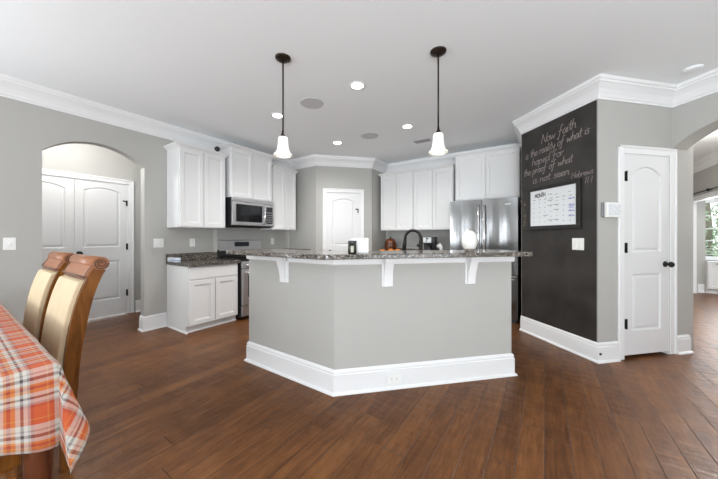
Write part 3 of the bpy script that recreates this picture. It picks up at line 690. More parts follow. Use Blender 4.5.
def counter(name, loc, ang, w, d, label, over=(0.012, 0), extra=None):
    r = empty(name, loc, ang, label, 'countertop')
    mb = MB(); mb.box(-over[0], w+over[1], -0.025, d, 0.830, 0.870, None, 0.004, 2); mb.build('slab', M['granite'], r)
    mb = MB(); mb.box(-over[0], w+over[1], d-0.022, d, 0.8705, 0.972, None, 0.003)
    if extra: mb.box(w+over[1]-0.02, w+over[1], 0, d-0.023, 0.8705, 0.972, None, 0.003)
    mb.build('backsplash', M['granite'], r)
    return r
counter('granite_counter', (-3.65, 1.70, 0), PI/2, 0.692, 0.597, 'speckled granite counter on the base cabinet left of the range')
counter('granite_counter', (-3.65, 3.185, 0), PI/2, 0.680, 0.597, 'speckled granite counter right of the range', (0, 0), True)
bc = empty('sink_wall_cabinet', (-2.77, 4.6, 0), 0, 'white base cabinet run along the back wall', 'cabinet')
MB().box(0, 1.50, 0.019, 0.598, 0.085, 0.829).build('body', M['cab'], bc); MB().box(0, 1.50, 0.07, 0.598, 0, 0.085).build('toe_kick', M['cab'], bc)
for i in range(3):
    mb = MB(); cab_door(mb, 0.01+i*0.497, 0.495+i*0.497, 0.092, 0.65); mb.build('door', M['cab'], bc)
    mb = MB(); drawer_front(mb, 0.01+i*0.497, 0.495+i*0.497, 0.662, 0.806); mb.build('drawer', M['cab'], bc)
counter('granite_counter', (-2.77, 4.6, 0), 0, 1.50, 0.598, 'speckled granite counter on the back wall beside the refrigerator', (0, 0))
# ------------------------------------------------------------------ range
rg = empty('range', (-3.60, 2.398, 0), PI/2, 'stainless steel gas range between the base cabinets', 'range')
RW = 0.770
MB().box(0, RW, 0.03, 0.62, 0.03, 0.865, None, 0.003).build('body', M['plastic'], rg)
MB().box(0.006, RW-0.006, 0, 0.05, 0.055, 0.205, None, 0.006, 2).build('drawer', M['satin'], rg)
od = MB(); od.box(0.006, RW-0.006, -0.012, 0.05, 0.215, 0.735, None, 0.008, 2); od = od.build('oven_door', M['satin'], rg)
MB().box(0.09, RW-0.09, -0.015, -0.010, 0.330, 0.640, None, 0.003).build('window', M['blackglass'], od)
mb = MB(); mb.tube([(0.06, -0.055, 0.690), (RW-0.06, -0.055, 0.690)], 0.013, 14); mb.box(0.065, 0.095, -0.055, -0.010, 0.681, 0.699, None, 0.003); mb.box(RW-0.095, RW-0.065, -0.055, -0.010, 0.681, 0.699, None, 0.003); mb.build('handle', M['chrome'], od)
MB().box(0.004, RW-0.004, -0.008, 0.07, 0.742, 0.846, None, 0.012, 2).build('control_panel', M['satin'], rg)
for i in range(5):
    mb = MB(); mb.lathe([(0.024, -0.008), (0.024, -0.016), (0.019, -0.020), (0.017, -0.040), (0.0, -0.042)], (0.085+i*0.150, 0, 0.795), 18, None, 'y', False); mb.build('knob', M['chrome'], rg)
MB().box(0.002, RW-0.002, 0.0, 0.585, 0.866, 0.886, None, 0.004).build('cooktop', M['blackglass'], rg)
for gx in (0.02, 0.275, 0.53):
    mb = MB()
    for yy in (0.05, 0.18, 0.31, 0.44, 0.55): mb.box(gx, gx+0.22, yy-0.006, yy+0.006, 0.904, 0.918, None, 0.002)
    for xx in (gx+0.006, gx+0.11, gx+0.214): mb.box(xx-0.006, xx+0.006, 0.044, 0.556, 0.904, 0.918, None, 0.002)
    for xx in (gx+0.006, gx+0.214):
        for yy in (0.05, 0.55): mb.box(xx-0.006, xx+0.006, yy-0.006, yy+0.006, 0.886, 0.906)
    mb.build('grate', M['black'], rg)
mb = MB(); mb.box(0.0, RW, 0.590, 0.642, 0.866, 1.000, M['plastic']); mb.prism([(0.578, 0.985), (0.642, 0.985), (0.642, 1.150), (0.600, 1.150), (0.590, 1.140)], lambda p, k: ((RW-0.002) if k else 0.002, p[0], p[1]), M['satin'])
bg = mb.build('backguard', None, rg)
mb = MB(); mb.box(0.255, 0.515, 0.574, 0.590, 1.045, 1.120, None, 0.003); mb.build('display', M['display'], bg)
# microwave
mw = empty('microwave', (-3.825, 2.389, 1.3665), PI/2, 'stainless steel microwave mounted over the range', 'microwave')
MB().box(0, 0.757, 0.03, 0.420, 0, 0.4275, None, 0.004).build('body', M['plastic'], mw)
MB().box(0.0, 0.757, -0.002, 0.035, 0.368, 0.4275, None, 0.006, 2).build('top_grille', M['satin'], mw)
md = MB().box(0.0, 0.575, -0.006, 0.035, 0.012, 0.362, None, 0.006, 2).build('door', M['satin'], mw)
MB().box(0.055, 0.520, -0.009, -0.004, 0.065, 0.330, None, 0.004).build('window', M['blackglass'], md)
mb = MB(); mb.tube([(0.548, -0.008, 0.335), (0.548, -0.036, 0.320), (0.548, -0.042, 0.190), (0.548, -0.036, 0.060), (0.548, -0.008, 0.045)], 0.012, 12); mb.build('handle', M['chrome'], md)
cp = MB().box(0.580, 0.757, -0.004, 0.035, 0.012, 0.362, None, 0.006, 2).build('control_panel', M['satin'], mw)
MB().box(0.600, 0.725, -0.007, -0.003, 0.050, 0.325, None, 0.003).build('keypad', M['blackglass'], cp)
mb = MB()
for r_ in range(5):
    for c_ in range(3): mb.box(0.612+c_*0.037, 0.640+c_*0.037, -0.0085, -0.006, 0.070+r_*0.038, 0.092+r_*0.038)
mb.build('keys', M['greyplastic'], cp)
MB().box(0.03, 0.727, 0.05, 0.36, -0.014, 0, None, 0.003).build('bottom_vent', M['black'], mw)
# refrigerator
fr = empty('refrigerator', (-1.222, 4.40, 0), 0, 'stainless steel french door refrigerator beside the chalkboard', 'refrigerator')
FW, FH = 0.918, 1.752
MB().box(0.004, FW, 0.075, 0.78, 0.025, FH-0.012, None, 0.004).build('body', M['plastic'], fr)
for i, (x0, x1) in enumerate(((0, 0.455), (0.463, FW))):
    t = bmesh.new(); mb = MB(); n = 10
    pts = [(x0, 0.07)] + [(x0+(x1-x0)*k/n, 0.014-0.014*math.sin(PI*(0.15+0.7*k/n))) for k in range(n+1)] + [(x1, 0.07)]
    t.free(); mb.prism(pts, lambda p, k: (p[0], p[1], FH if k else 0.668), None, False); d = mb.build('door', M['steel'], fr)
    hx = x1-0.035 if i == 0 else x0+0.035
    mb = MB(); mb.tube([(hx, 0.004, 1.66), (hx, -0.045, 1.64), (hx, -0.052, 1.2), (hx, -0.045, 0.76), (hx, 0.004, 0.74)], 0.013, 12); mb.build('handle', M['chrome'], d)
d = MB().box(0, FW, 0.002, 0.07, 0.045, 0.655, None, 0.010, 2).build('freezer_drawer', M['steel'], fr)
mb = MB(); mb.tube([(0.06, 0.004, 0.600), (0.07, -0.045, 0.600), (FW-0.07, -0.045, 0.600), (FW-0.06, 0.004, 0.600)], 0.013, 12); mb.build('handle', M['chrome'], d)
MB().box(0.02, FW-0.02, 0.03, 0.10, 0, 0.04).build('foot_grille', M['plastic'], fr)
for x_ in (0.02, FW-0.1): MB().box(x_, x_+0.08, 0.6, 0.7, 0, 0.026).build('foot', M['plastic'], fr)
MB().box(0.76, 0.83, 0.0005, 0.004, 1.655, 1.668).build('badge', M['chrome'], fr)
# ------------------------------------------------------------------ ceiling fittings
def recessed(x, y, label, r=0.073, power=52):
    e = empty('recessed_light', (x, y, H), 0, label, 'ceiling light', 'recessed ceiling lights')
    MB().lathe([(r*0.78, -0.002), (r*1.0, -0.006), (r*1.12, -0.004), (r*1.14, 0.0)], (0, 0, 0), 32, None, 'z', False).build('trim_ring', M['trim'], e)
    MB().lathe([(0, -0.0035), (r*0.80, -0.0035), (r*0.80, -0.001), (0, -0.001)], (0, 0, 0), 32, None, 'z', False).build('lens', M['lens'], e)
    l = bpy.data.lights.new('recessed_lamp', 'SPOT'); l.energy = power; l.spot_size = D2R(150); l.spot_blend = 0.9; l.shadow_soft_size = 0.06; l.color = (1, 0.98, 0.95)
    o = bpy.data.objects.new('recessed_lamp', l); COL.objects.link(o); o.parent = e; o.location = (0, 0, -0.02)
    return e
recessed(-1.544, 2.294, 'lit recessed ceiling light nearest the room, between the two pendants')
recessed(-2.745, 2.314, 'lit recessed ceiling light behind the rod of the left pendant')
recessed(-2.745, 3.510, 'lit recessed ceiling light in front of the pantry wall')
recessed(-1.549, 3.520, 'lit recessed ceiling light beside the air vent near the right pendant')
def disc(x, y, r, label, name='ceiling_speaker', cat='speaker'):
    mb = MB(); mb.lathe([(r*1.01, 0), (r, -0.004), (r*0.985, -0.005)], (0, 0, 0), 40)
    return tag(mb.build(name, M['speaker'], None, (x, y, H)), label, cat)
tag(disc(-2.172, 2.314, 0.128, 'round flat speaker in the ceiling beside the left pendant'), group='ceiling speakers')
tag(disc(-2.157, 3.529, 0.128, 'round flat speaker in the ceiling nearer the back wall'), group='ceiling speakers')
v = empty('ceiling_vent', (-1.585, 4.17, H), 0, 'grey slotted air vent in the ceiling near the back wall', 'vent')
MB().box(-0.13, 0.13, -0.065, 0.065, -0.006, 0, None, 0.002).build('frame', M['ventm'], v)
mb = MB()
for k in range(8): mb.box(-0.115, 0.115, -0.055+k*0.015, -0.049+k*0.015, -0.008, -0.005)
mb.build('slots', M['ventdark'], v)
sd = empty('smoke_detector', (1.131, 3.80, H), 0, 'round white detector on the ceiling above the right arch', 'smoke detector')
sd.location = (1.10, 3.71, H)
mb = MB(); mb.lathe([(0.062, 0), (0.062, -0.010), (0.060, -0.012)], (0, 0, 0), 28, None, 'z', True); mb.build('base', M['ceil'], sd)
mb = MB(); mb.lathe([(0.056, -0.010), (0.055, -0.015), (0.045, -0.018), (0, -0.018)], (0, 0, 0), 28, None, 'z', False); mb.build('cover', M['ceil'], sd)
def pendant(x, y, label):
    p = empty('pendant_light', (x, y, H), 0, label, 'pendant light', 'pendant lights over the island')
    MB().lathe([(0.0, -0.030), (0.020, -0.030), (0.034, -0.024), (0.050, -0.019), (0.056, -0.012), (0.062, -0.010), (0.064, 0)], (0, 0, 0), 32, None, 'z', False).build('canopy', M['bronze'], p)
    MB().tube([(0, 0, -0.03), (0, 0, -0.64)], 0.0068, 10).build('rod', M['bronze'], p)
    MB().lathe([(0.0, -0.610), (0.009, -0.612), (0.011, -0.632), (0.019, -0.650), (0.028, -0.664), (0.028, -0.670), (0, -0.670)], (0, 0, 0), 20, None, 'z', False).build('socket_cap', M['bronze'], p)
    prof = [(0.022, -0.664), (0.034, -0.666), (0.039, -0.676), (0.0405, -0.700), (0.043, -0.735), (0.048, -0.765), (0.054, -0.783), (0.055, -0.788), (0.053, -0.791), (0.060, -0.797), (0.072, -0.806), (0.0755, -0.814), (0.074, -0.821), (0.066, -0.824), (0.056, -0.820), (0.052, -0.795), (0.040, -0.740), (0.036, -0.680)]
    MB().lathe(prof, (0, 0, 0), 40, None, 'z', False).build('shade', M['shade'], p)
    MB().ball((0, 0, -0.745), 0.022, 0.022, 0.030).build('bulb', M['bulb'], p)
    l = bpy.data.lights.new('pendant_lamp', 'SPOT'); l.energy = 9; l.spot_size = D2R(165); l.spot_blend = 0.6; l.shadow_soft_size = 0.04; l.color = (1, 0.92, 0.80)
    o = bpy.data.objects.new('pendant_lamp', l); COL.objects.link(o); o.parent = p; o.location = (0, 0, -0.835)
    return p
pendant(-1.822, 1.593, 'bronze pendant light with a lit bell shade over the left end of the island')
pendant(-0.714, 2.232, 'bronze pendant light with a lit bell shade hanging left of the chalkboard')
# hall lamp
hl = empty('hall_ceiling_light', (-4.72, 0.90, H), 0, 'round flush ceiling light in the hall behind the arch', 'ceiling light')
MB().lathe([(0.12, 0), (0.12, -0.02), (0.10, -0.05), (0, -0.06)], (0, 0, 0), 28, None, 'z', False).build('diffuser', M['lens'], hl)
l = bpy.data.lights.new('hall_lamp', 'POINT'); l.energy = 20; l.shadow_soft_size = 0.1; l.color = (1, 0.99, 0.97)
o = bpy.data.objects.new('hall_lamp', l); COL.objects.link(o); o.parent = hl; o.location = (0, 0, -0.30)
ph = empty('passage_fill_light', (2.05, 5.3, H), 0, 'added round ceiling fill light in the right hall, out of view', 'ceiling light')  # unseen lamp added to brighten the right hall
MB().lathe([(0.12, 0), (0.12, -0.02), (0.10, -0.05), (0, -0.06)], (0, 0, 0), 28, None, 'z', False).build('diffuser', M['lens'], ph)
l = bpy.data.lights.new('passage_fill_lamp', 'POINT'); l.energy = 120; l.shadow_soft_size = 0.1; l.color = (1, 0.99, 0.97)
o = bpy.data.objects.new('passage_fill_lamp', l); COL.objects.link(o); o.parent = ph; o.location = (0, 0, -0.16)
# security camera on the cabinet
sc = empty('security_camera', (-3.955, 2.235, 1.325+1.045+0.0465), 0, 'small round black camera on top of the cabinet left of the microwave', 'camera')
MB().lathe([(0.026, 0), (0.026, 0.008), (0.008, 0.012), (0.007, 0.030)], (0, 0, 0), 20).build('stand', M['plastic'], sc)
MB().ball((0, 0, 0.062), 0.037).build('head', M['plastic'], sc)
# ------------------------------------------------------------------ small things on the counters
ZB = 1.0812; ZC = 0.8705
fa = empty('kitchen_faucet', (-1.035, 2.68, 0.9005), 0, 'black gooseneck pull down faucet at the island sink', 'faucet')
mb = MB(); mb.lathe([(0.028, 0), (0.028, 0.012), (0.020, 0.018), (0.019, 0.255), (0.014, 0.268)], (0, 0, 0), 20); mb.build('base', M['black'], fa)
pts = [(0, 0, 0.09), (0, 0, 0.24)] + [(-0.085+0.085*math.cos(a), 0.0, 0.282+0.085*math.sin(a)) for a in [i*PI/14 for i in range(0, 14)]] + [(-0.172, 0, 0.26)]
MB().tube(pts, 0.0145, 14).build('spout', M['black'], fa)
MB().tube([(-0.171, 0, 0.262), (-0.176, 0, 0.23), (-0.186, 0, 0.15)], [0.016, 0.020, 0.022], 14).build('spray_head', M['black'], fa)
mb = MB(); mb.tube([(0.0, 0, 0.215), (-0.03, -0.02, 0.215)], 0.011, 12); mb.tube([(-0.02, -0.012, 0.215), (-0.03, -0.02, 0.215)], 0.016, 12); mb.build('lever', M['black'], fa)
cm = empty('coffee_maker', (-1.735, 4.93, ZC), D2R(8), 'black and silver drip coffee maker on the back counter', 'coffee maker')
mb = MB(); mb.box(-0.115, 0.115, -0.13, 0.12, 0, 0.045, None, 0.01, 2); mb.box(-0.115, 0.115, 0.03, 0.12, 0.045, 0.25, None, 0.008, 2); mb.build('body', M['plastic'], cm)
MB().box(-0.115, 0.115, -0.12, 0.12, 0.215, 0.335, None, 0.018, 3).build('brew_head', M['plastic'], cm)
mb = MB(); mb.box(-0.095, 0.055, -0.126, -0.115, 0.225, 0.325, None, 0.006); mb.build('silver_panel', M['satin'], cm)
mb = MB(); mb.box(-0.045, 0.0, -0.130, -0.124, 0.285, 0.312); mb.box(-0.045, -0.02, -0.130, -0.124, 0.245, 0.268); mb.build('buttons', M['plastic'], cm)
mb = MB(); mb.lathe([(0, 0.046), (0.062, 0.046), (0.075, 0.07), (0.075, 0.13), (0.055, 0.175), (0.045, 0.195), (0, 0.198)], (0.0, -0.045, 0), 24, None, 'z', False); mb.tube([(0.05, -0.09, 0.18), (0.085, -0.12, 0.175), (0.085, -0.12, 0.09), (0.06, -0.10, 0.08)], 0.009, 8); mb.build('carafe', M['blackglass'], cm)
og = empty('round_ornament', (-2.555, 4.98, ZC), 0, 'dark brown and orange round ornament on the back counter', 'ornament')
prof = [(0, 0), (0.05, 0.002), (0.085, 0.03), (0.112, 0.10), (0.118, 0.165), (0.105, 0.235), (0.070, 0.285), (0.030, 0.300), (0, 0.300)]
mb = MB(); n = 40
rings = []
for r, h in prof:
    rings.append([mb.bm.verts.new((r*(1+0.05*math.cos(8*2*PI*i/n))*math.cos(2*PI*i/n), r*(1+0.05*math.cos(8*2*PI*i/n))*math.sin(2*PI*i/n), h)) for i in range(n)])
for a, b in zip(rings, rings[1:]):
    for i in range(n): mb.face([a[i], a[(i+1) % n], b[(i+1) % n], b[i]], None, True)
mb.build('body', M['ornament'], og)
MB().tube([(0, 0, 0.295), (0.005, 0, 0.315), (-0.012, 0, 0.325)], [0.016, 0.011, 0.010], 10).build('stem', M['tray'], og)
tr = MB(); tr.lathe([(0, 0), (0.12, 0), (0.135, 0.03), (0.13, 0.032), (0.118, 0.008), (0, 0.008)], (0, 0, 0), 32, None, 'z', False)
tag(tr.build('serving_tray', M['tray'], None, (-2.36, 4.76, ZC)), 'dark round tray holding orange gourds on the back counter', 'tray')
gd = empty('gourd', (-2.58, 4.70, ZC), 0, 'bright orange gourd on the back counter in front of the round ornament', 'gourd', 'orange gourds')
mb = MB(); mb.ball((0, 0, 0.05), 0.065, 0.06, 0.05); mb.build('body', M['gourd'], gd); MB().tube([(0, 0, 0.095), (0.01, 0, 0.125)], [0.01, 0.006], 8).build('stem', M['tray'], gd)
clone(gd, (-2.43, 4.76, ZC+0.009), 1.0, 'orange gourd at the left of the dark round tray'); clone(gd, (-2.29, 4.76, ZC+0.009), PI, 'orange gourd at the right of the dark round tray')
# jar, card box, vase, figurine
jr = empty('jar_candle', (-1.133, 1.620, ZB), D2R(34), 'small dark jar with a pale label on the bar top', 'jar')
MB().lathe([(0, 0), (0.028, 0), (0.031, 0.004), (0.031, 0.062), (0.026, 0.070), (0, 0.070)], (0, 0, 0), 28, None, 'z', False).build('body', M['jarglass'], jr)
MB().lathe([(0, 0.0702), (0.029, 0.0702), (0.030, 0.073), (0.030, 0.090), (0.027, 0.093), (0, 0.093)], (0, 0, 0), 28, None, 'z', False).build('lid', M['plastic'], jr)
mb = MB(); pv = [(0.0316*math.sin(a), -0.0316*math.cos(a)) for a in [(-0.32+0.64*i/8) for i in range(9)]]
va = [mb.bm.verts.new((p[0], p[1], 0.012)) for p in pv]; vb = [mb.bm.verts.new((p[0], p[1], 0.056)) for p in pv]
for i in range(8): mb.face([va[i], va[i+1], vb[i+1], vb[i]])
mb.build('label_band', M['jarlabel'], jr, None, 0, False)
bx = MB(); bx.box(-0.065, 0.065, -0.045, 0.045, 0, 0.110, None, 0.004, 2)
tag(bx.build('napkin_box', M['whitebox'], None, (-1.165, 1.765, ZB), D2R(33)), 'plain white square box standing behind the dark jar on the bar top', 'box')
vs = empty('egg_vase', (-0.515, 2.425, ZB), 0, 'white egg shaped vase on a beaded base in front of the refrigerator', 'vase')
mb = MB(); mb.lathe([(0.0, 0.014), (0.040, 0.016), (0.052, 0.036), (0.060, 0.070), (0.061, 0.095), (0.055, 0.128), (0.042, 0.152), (0.024, 0.168), (0.010, 0.172), (0, 0.172)], (0, 0, 0), 40, None, 'z', False); mb.build('body', M['ceramic'], vs)
mb = MB(); mb.lathe([(0, 0), (0.040, 0), (0.036, 0.009), (0.040, 0.015), (0, 0.017)], (0, 0, 0), 32, None, 'z', False)
for i in range(14): mb.ball((0.042*math.cos(2*PI*i/14), 0.042*math.sin(2*PI*i/14), 0.017), 0.0085, seg=10)
mb.build('beaded_base', M['beads'], vs)
MB().lathe([(0.011, 0.170), (0.009, 0.178), (0.004, 0.186), (0, 0.188)], (0, 0, 0), 16, None, 'z', False).build('finial', M['beads'], vs)
fg = MB(); fg.lathe([(0.075, 0), (0.075, 0.015), (0.06, 0.025)], (0, 0, 0), 24); fg.tube([(-0.015, 0, 0.02), (-0.012, 0, 0.05), (0.012, 0, 0.10), (0.010, 0, 0.15), (-0.02, 0, 0.185), (-0.05, 0, 0.165), (-0.055, 0, 0.14)], [0.045, 0.040, 0.036, 0.036, 0.038, 0.030, 0.012], 16); fg.tube([(0.03, 0, 0.02), (0.035, 0, 0.06), (0.02, 0, 0.12)], [0.03, 0.028, 0.014], 14)
tag(fg.build('white_figurine', M['whitebox'], None, (-1.49, 4.80, ZC+0.001)), 'small white curved ceramic figurine beside the coffee maker', 'figurine')
# packet on the left counter
pk = empty('wipes_packet', (-4.07, 1.735, ZC), PI/2, 'flat pale blue packet standing on the counter end left of the range', 'packet')
MB().box(-0.040, 0.03, -0.08, 0.145, 0.0, 0.056, None, 0.012, 3).build('wrap', M['packpale'], pk)
MB().box(-0.0412, 0.031, -0.0812, 0.06, 0.020, 0.028).build('printed_band', M['packblue'], pk)
# ------------------------------------------------------------------ dining corner
tb = empty('dining_table', (-2.35, -0.27, 0), 0, 'dark wood dining table under an orange plaid cloth', 'dining table')
TX, TY, TZ = 0.94, 0.495, 0.757
MB().box(-TX, TX, -TY, TY, TZ-0.035, TZ, None, 0.006).build('table_top', M['tablewood'], tb)
mb = MB(); mb.box(-TX+0.08, TX-0.08, -TY+0.08, -TY+0.105, TZ-0.13, TZ-0.036); mb.box(-TX+0.08, TX-0.08, TY-0.105, TY-0.08, TZ-0.13, TZ-0.036); mb.box(-TX+0.08, -TX+0.105, -TY+0.105, TY-0.105, TZ-0.13, TZ-0.036); mb.box(TX-0.105, TX-0.08, -TY+0.105, TY-0.105, TZ-0.13, TZ-0.036)
mb.build('apron', M['tablewood'], tb)
for sx in (-1, 1):
    for sy in (-1, 1):
        mb = MB(); cx_, cy_ = sx*(TX-0.040), sy*(TY-0.036)
        prof = [(0.030, TZ-0.036), (0.030, TZ-0.14), (0.035, TZ-0.16), (0.024, TZ-0.19), (0.036, TZ-0.28), (0.034, TZ-0.36), (0.025, 0.10), (0.032, 0.06), (0.029, 0.0)]
        mb.lathe(prof, (cx_, cy_, 0), 20); mb.build('leg', M['tablewood'], tb)
# plaid cloth: draped square sheet
def cloth():
    ov = 0.215; hx, hy = TX+0.004, TY+0.004; st = 0.02
    nx = int(round(2*(hx+ov)/st)); ny = int(round(2*(hy+ov)/st)); bm = bmesh.new(); uvl = {}
    grid = []
    for i in range(nx+1):
        col = []
        for j in range(ny+1):
            u = -(hx+ov)+2*(hx+ov)*i/nx; v = -(hy+ov)+2*(hy+ov)*j/ny
            du = max(0, abs(u)-hx); dv = max(0, abs(v)-hy); su = 1 if u > 0 else -1; sv = 1 if v > 0 else -1
            x = max(-hx, min(hx, u)); y = max(-hy, min(hy, v)); z = TZ+0.004
            if du > 0 and dv > 0:
                ang = math.atan2(dv, du); Ls = math.hypot(du, dv)
                q = ang/(PI/2)
                ox = Ls*(0.10*(1-q)+0.30*math.sin(PI*q)**1.5)+0.006*math.sin(11*ang)*Ls/0.3
                oy = Ls*(0.06*q+0.25*math.sin(PI*max(0.0, q-0.5)/0.5))
                drop = math.sqrt(max(1e-6, Ls*Ls-ox*ox-oy*oy))
                x += su*ox; y += sv*oy; z -= drop+0.055*math.cos(ang)*Ls/ov
                z -= 0
            elif du > 0 or dv > 0:
                d = du+dv; s_ = v if du > 0 else u
                near = max(0.0, 1-((hy if du > 0 else hx)-abs(s_))/0.28)
                wav = 0.014*math.sin(s_*15.0+1.0)*min(1, d/0.15)*(1-near)+0.010*math.sin(s_*31.0)*min(1, d/0.2)
                out = d*0.10+wav+0.006
                drop = math.sqrt(max(1e-6, d*d-min(d*d*0.9, (d*0.10)**2)))
                if du > 0: x += su*out
                else: y += sv*out
                z -= drop+(0.055*math.exp(-((hy-abs(v))/0.11)**2)*d/ov if du > 0 else 0)
            else:
                z += 0.0015*math.sin(u*19)*math.sin(v*23)
            vert = bm.verts.new((x, y, z)); uvl[vert] = (u, v); col.append(vert)
        grid.append(col)
    lay = bm.loops.layers.uv.new('cloth')
    for i in range(nx):
        for j in range(ny):
            f = bm.faces.new((grid[i][j], grid[i+1][j], grid[i+1][j+1], grid[i][j+1])); f.smooth = True
            for lp in f.loops: lp[lay].uv = uvl[lp.vert]
    me = bpy.data.meshes.new('plaid_tablecloth'); bm.to_mesh(me); bm.free(); me.materials.append(M['plaid'])
    o = bpy.data.objects.new('plaid_tablecloth', me); COL.objects.link(o)
    sm = o.modifiers.new('thick', 'SOLIDIFY'); sm.thickness = 0.002; sm.offset = 1
    return o
pc = cloth(); pc.location = (-2.35, -0.27, 0)
tag(pc, 'orange and white plaid tablecloth draped over the dining table', 'tablecloth')
# scroll-back chairs
def chair(loc, rotz, label):
    """local frame: the sitter faces -y; backrest at +y; origin on the floor under the rear edge of the seat"""
    r = empty('dining_chair', loc, rotz, label, 'dining chair', 'scroll backed dining chairs')
    hw = 0.24
    fr_ = [(-0.010, 0.40), (-0.006, 0.50), (0.004, 0.62), (0.020, 0.74), (0.040, 0.84), (0.066, 0.93), (0.098, 1.005), (0.118, 1.040)]
    tk = [0.060, 0.060, 0.062, 0.064, 0.062, 0.058, 0.052, 0.050]
    def back_of(i):
        p = Vector(fr_[i]); q = Vector(fr_[min(i+1, len(fr_)-1)])-Vector(fr_[max(i-1, 0)]); q.normalize(); n = Vector((q.y, -q.x)); return tuple(p+n*tk[i])
    F = smooth(fr_, 3); Bk = smooth([back_of(i) for i in range(len(fr_))], 3)
    outline = [tuple(p) for p in F]+[tuple(p) for p in Bk[::-1]]
    mb = MB(); mb.yz(outline, -hw, hw); mb.build('back_frame', M['chairwood'], r)
    # upholstered front panel
    lo = [p for p in F if 0.46 < p[1] < 0.982]
    mb = MB()
    pts = [(p[0]-0.022+0.0, p[1]) for p in lo]; pts = [(lo[0][0]+0.004, lo[0][1]-0.006)]+pts+[(lo[-1][0]+0.004, lo[-1][1]+0.006)]+[(p[0]+0.012, p[1]) for p in lo[::-1]]
    mb.yz(pts, -hw+0.028, hw-0.028); bc_ = mb.build('back_cushion', M['cream'], r)
    bv = bc_.modifiers.new('soft', 'BEVEL'); bv.width = 0.009; bv.segments = 3; bv.limit_method = 'ANGLE'; bv.angle_limit = D2R(50)
    # crest: curved wood panel rolling back into a scroll
    cr = [p for p in F if p[1] >= 0.978]
    mb = MB(); mb.yz([(p[0]-0.012, p[1]) for p in cr]+[(p[0]+0.01, p[1]) for p in cr[::-1]], -hw+0.006, hw-0.006)
    mb.lathe([(0.036, -hw-0.004), (0.036, hw+0.004)], (0, 0.140, 1.054), 28, None, 'x')
    crest = mb.build('crest_rail', M['crest'], r)
    mb = MB()
    for z_ in (0.984,):
        k = min(range(len(F)), key=lambda q: abs(F[q][1]-z_)); mb.tube([(-hw+0.01, F[k][0]-0.013, F[k][1]), (hw-0.01, F[k][0]-0.013, F[k][1])], 0.005, 8)
    for s_ in (-1, 1):
        sp = [(s_*(hw+0.005), 0.140+(0.006+0.0255*t/30)*math.cos(t*0.42), 1.054+(0.006+0.0255*t/30)*math.sin(t*0.42)) for t in range(31)]
        mb.tube(sp, 0.0034, 8)
        mb.tube([(s_*(hw-0.020), p[0]-0.012, p[1]) for p in cr], 0.004, 8)
    mb.build('scroll_bead', M['crestdark'], crest)
    MB().box(-hw, hw, -0.46, -0.006, 0.395, 0.455, None, 0.008, 2).build('seat_frame', M['chairwood'], r)
    mb = MB().box(-hw+0.012, hw-0.012, -0.455, -0.012, 0.4555, 0.515, None, 0.022, 3); mb.build('seat', M['cream'], r)
    for s_ in (-1, 1):
        mb = MB(); mb.rings([[(s_*hw-s_*0.05*a_ if False else s_*(hw-0.05*a_), y_, z_) for a_, y_ in ((0, y0), (1, y0), (1, y1), (0, y1))] for z_, y0, y1 in ((0.40, -0.010, 0.048), (0.20, -0.012, 0.036), (0.0, -0.012, 0.030))], None, True)
        mb.face([mb.bm.verts.new((s_*(hw-0.05*a_), y_, 0.40)) for a_, y_ in ((0, -0.010), (1, -0.010), (1, 0.048), (0, 0.048))]); mb.build('leg', M['chairwood'], r)
        mb = MB(); mb.lathe([(0.026, 0.395), (0.026, 0.34), (0.031, 0.32), (0.020, 0.30), (0.028, 0.22), (0.016, 0.04), (0.020, 0.0)], (s_*(hw-0.035), -0.42, 0), 18); mb.build('leg', M['chairwood'], r)
    return r
ch = chair((-2.285, 0.356, 0), 0, 'scroll backed wooden chair with cream back, nearer the table corner')
clone(ch, (-2.925, 0.356, 0), 0, 'scroll backed wooden chair with cream back, second from the table corner')
# padded bench pushed in under the table end
bn = empty('padded_bench', (-1.73, -0.10, 0), 0, 'wooden bench with pale grey cushion pushed under the table end', 'bench')
MB().box(-0.19, 0.19, -0.30, 0.26, 0.395, 0.455, None, 0.006, 2).build('seat_rail', M['chairwood'], bn)
MB().box(-0.185, 0.185, -0.295, 0.255, 0.4555, 0.520, None, 0.022, 3).build('cushion', M['seatcloth'], bn)
for sx in (-1, 1):
    for sy in (-0.27, 0.23):
        mb = MB(); mb.lathe([(0.026, 0.394), (0.026, 0.33), (0.030, 0.31), (0.020, 0.28), (0.027, 0.2), (0.018, 0.0)], (sx*0.155, sy, 0), 16); mb.build('leg', M['chairwood'], bn)
# ------------------------------------------------------------------ sunroom seen through the right arch
wn = empty('window_1', (2.88, 9.3, 0.76), 0, 'white framed window over the low cabinets in the sunroom', 'window', None, 'structure')
mb = MB(); ww, wh = 0.74, 1.22
mb.box(-0.0, 0.05, -0.02, 0.08, -0.04, wh+0.05); mb.box(ww-0.05, ww, -0.02, 0.08, -0.04, wh+0.05); mb.box(0, ww, -0.02, 0.08, wh-0.03, wh+0.05); mb.box(-0.0, ww, -0.06, 0.08, -0.06, 0.02)
mb.build('window_frame', M['trim'], wn)
mb = MB()
for z_ in (0.36, 0.62, 0.90): mb.box(0.05, ww-0.05, 0.02, 0.045, z_-0.010, z_+0.010)
for z_ in (0.06, 0.12, 0.18, 0.24): mb.box(0.05, ww-0.05, 0.022, 0.040, z_-0.005, z_+0.005)
mb.build('muntins', M['trim'], wn)
MB().box(0.05, ww-0.05, 0.05, 0.056, 0.02, wh-0.03).build('window_pane', M['glass'], wn)
wc = empty('window_cabinet', (2.88, 9.02, 0), 0, 'low white cabinet under the sunroom window', 'cabinet')
mb = MB(); mb.box(0, 1.6, 0.019, 0.278, 0.09, 0.66, None, 0.002); mb.box(0, 1.6, 0.07, 0.278, 0, 0.09, None); mb.build('body', M['cab'], wc)
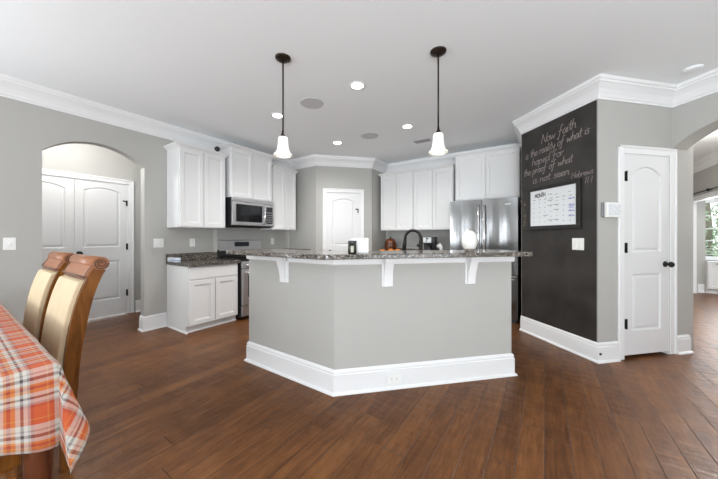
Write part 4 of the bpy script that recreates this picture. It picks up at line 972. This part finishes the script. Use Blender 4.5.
MB().box(-0.0, 1.6, -0.012, 0.278, 0.661, 0.685, None, 0.003).build('top_board', M['trim'], wc)
for i in range(4):
    mb = MB(); cab_door(mb, 0.01+i*0.397, 0.395+i*0.397, 0.10, 0.65, 0, 0.019, 0.05); d_ = mb.build('door', M['cab'], wc)
    mb = MB(); mb.box(0.12+i*0.397, 0.28+i*0.397, -0.022, 0, 0.628, 0.640, None, 0.003); mb.build('handle', M['black'], d_)
# dark rail above the cased opening
rl = empty('curtain_rail', (2.55, 7.6, 2.085), 0, 'dark rail with knobs above the sunroom opening', 'rail')
MB().tube([(0, -2.2, 0), (0, 1.42, 0)], 0.011, 10).build('rod', M['black'], rl)
for y_ in (-1.5, -0.6, 0.35, 1.1):
    mb = MB(); mb.ball((0, y_, 0), 0.026); mb.tube([(0, y_, 0), (0.049, y_, 0)], 0.009, 8); mb.build('bracket', M['black'], rl)
# outside: lawn and trees
tag(MB().box(-14, 22, 10.2, 40, -0.4, -0.3).build('lawn', M['grass']), 'green lawn outside the sunroom window', 'lawn', None, 'structure')
def tree(x, y, h, r, label, seed):
    rr = random.Random(seed); t = empty('leafy_tree', (x, y, -0.3), 0, label, 'tree', 'trees outside the sunroom window')
    MB().tube([(0, 0, 0), (0.05, 0, h*0.35), (0, 0.05, h*0.7)], [0.14, 0.10, 0.05], 10).build('trunk', M['bark'], t)
    mb = MB()
    for i in range(5200):
        a = rr.uniform(0, 2*PI); u = rr.uniform(-1, 1); q = rr.uniform(0.55, 1.0)**0.5*r
        c = Vector((q*math.sqrt(1-u*u)*math.cos(a), q*math.sqrt(1-u*u)*math.sin(a), h*0.6+u*h*0.48*q/r)); s_ = rr.uniform(0.05, 0.11)
        e1_ = Vector((rr.gauss(0, 1), rr.gauss(0, 1), rr.gauss(0, 1))).normalized()*s_; e2_ = e1_.orthogonal().normalized()*s_*0.5
        vv = [mb.bm.verts.new(c+w_) for w_ in (-e1_, e2_, e1_, -e2_)]; mb.face(vv)
    mb.build('foliage', M['leaf'], t, None, 0, False)
tree(4.6, 14.5, 5.0, 1.7, 'leafy green tree nearest the sunroom window', 1); tree(9.2, 18.5, 6.0, 2.2, 'leafy green tree farther from the sunroom window', 2)
bpy.context.view_layer.update()
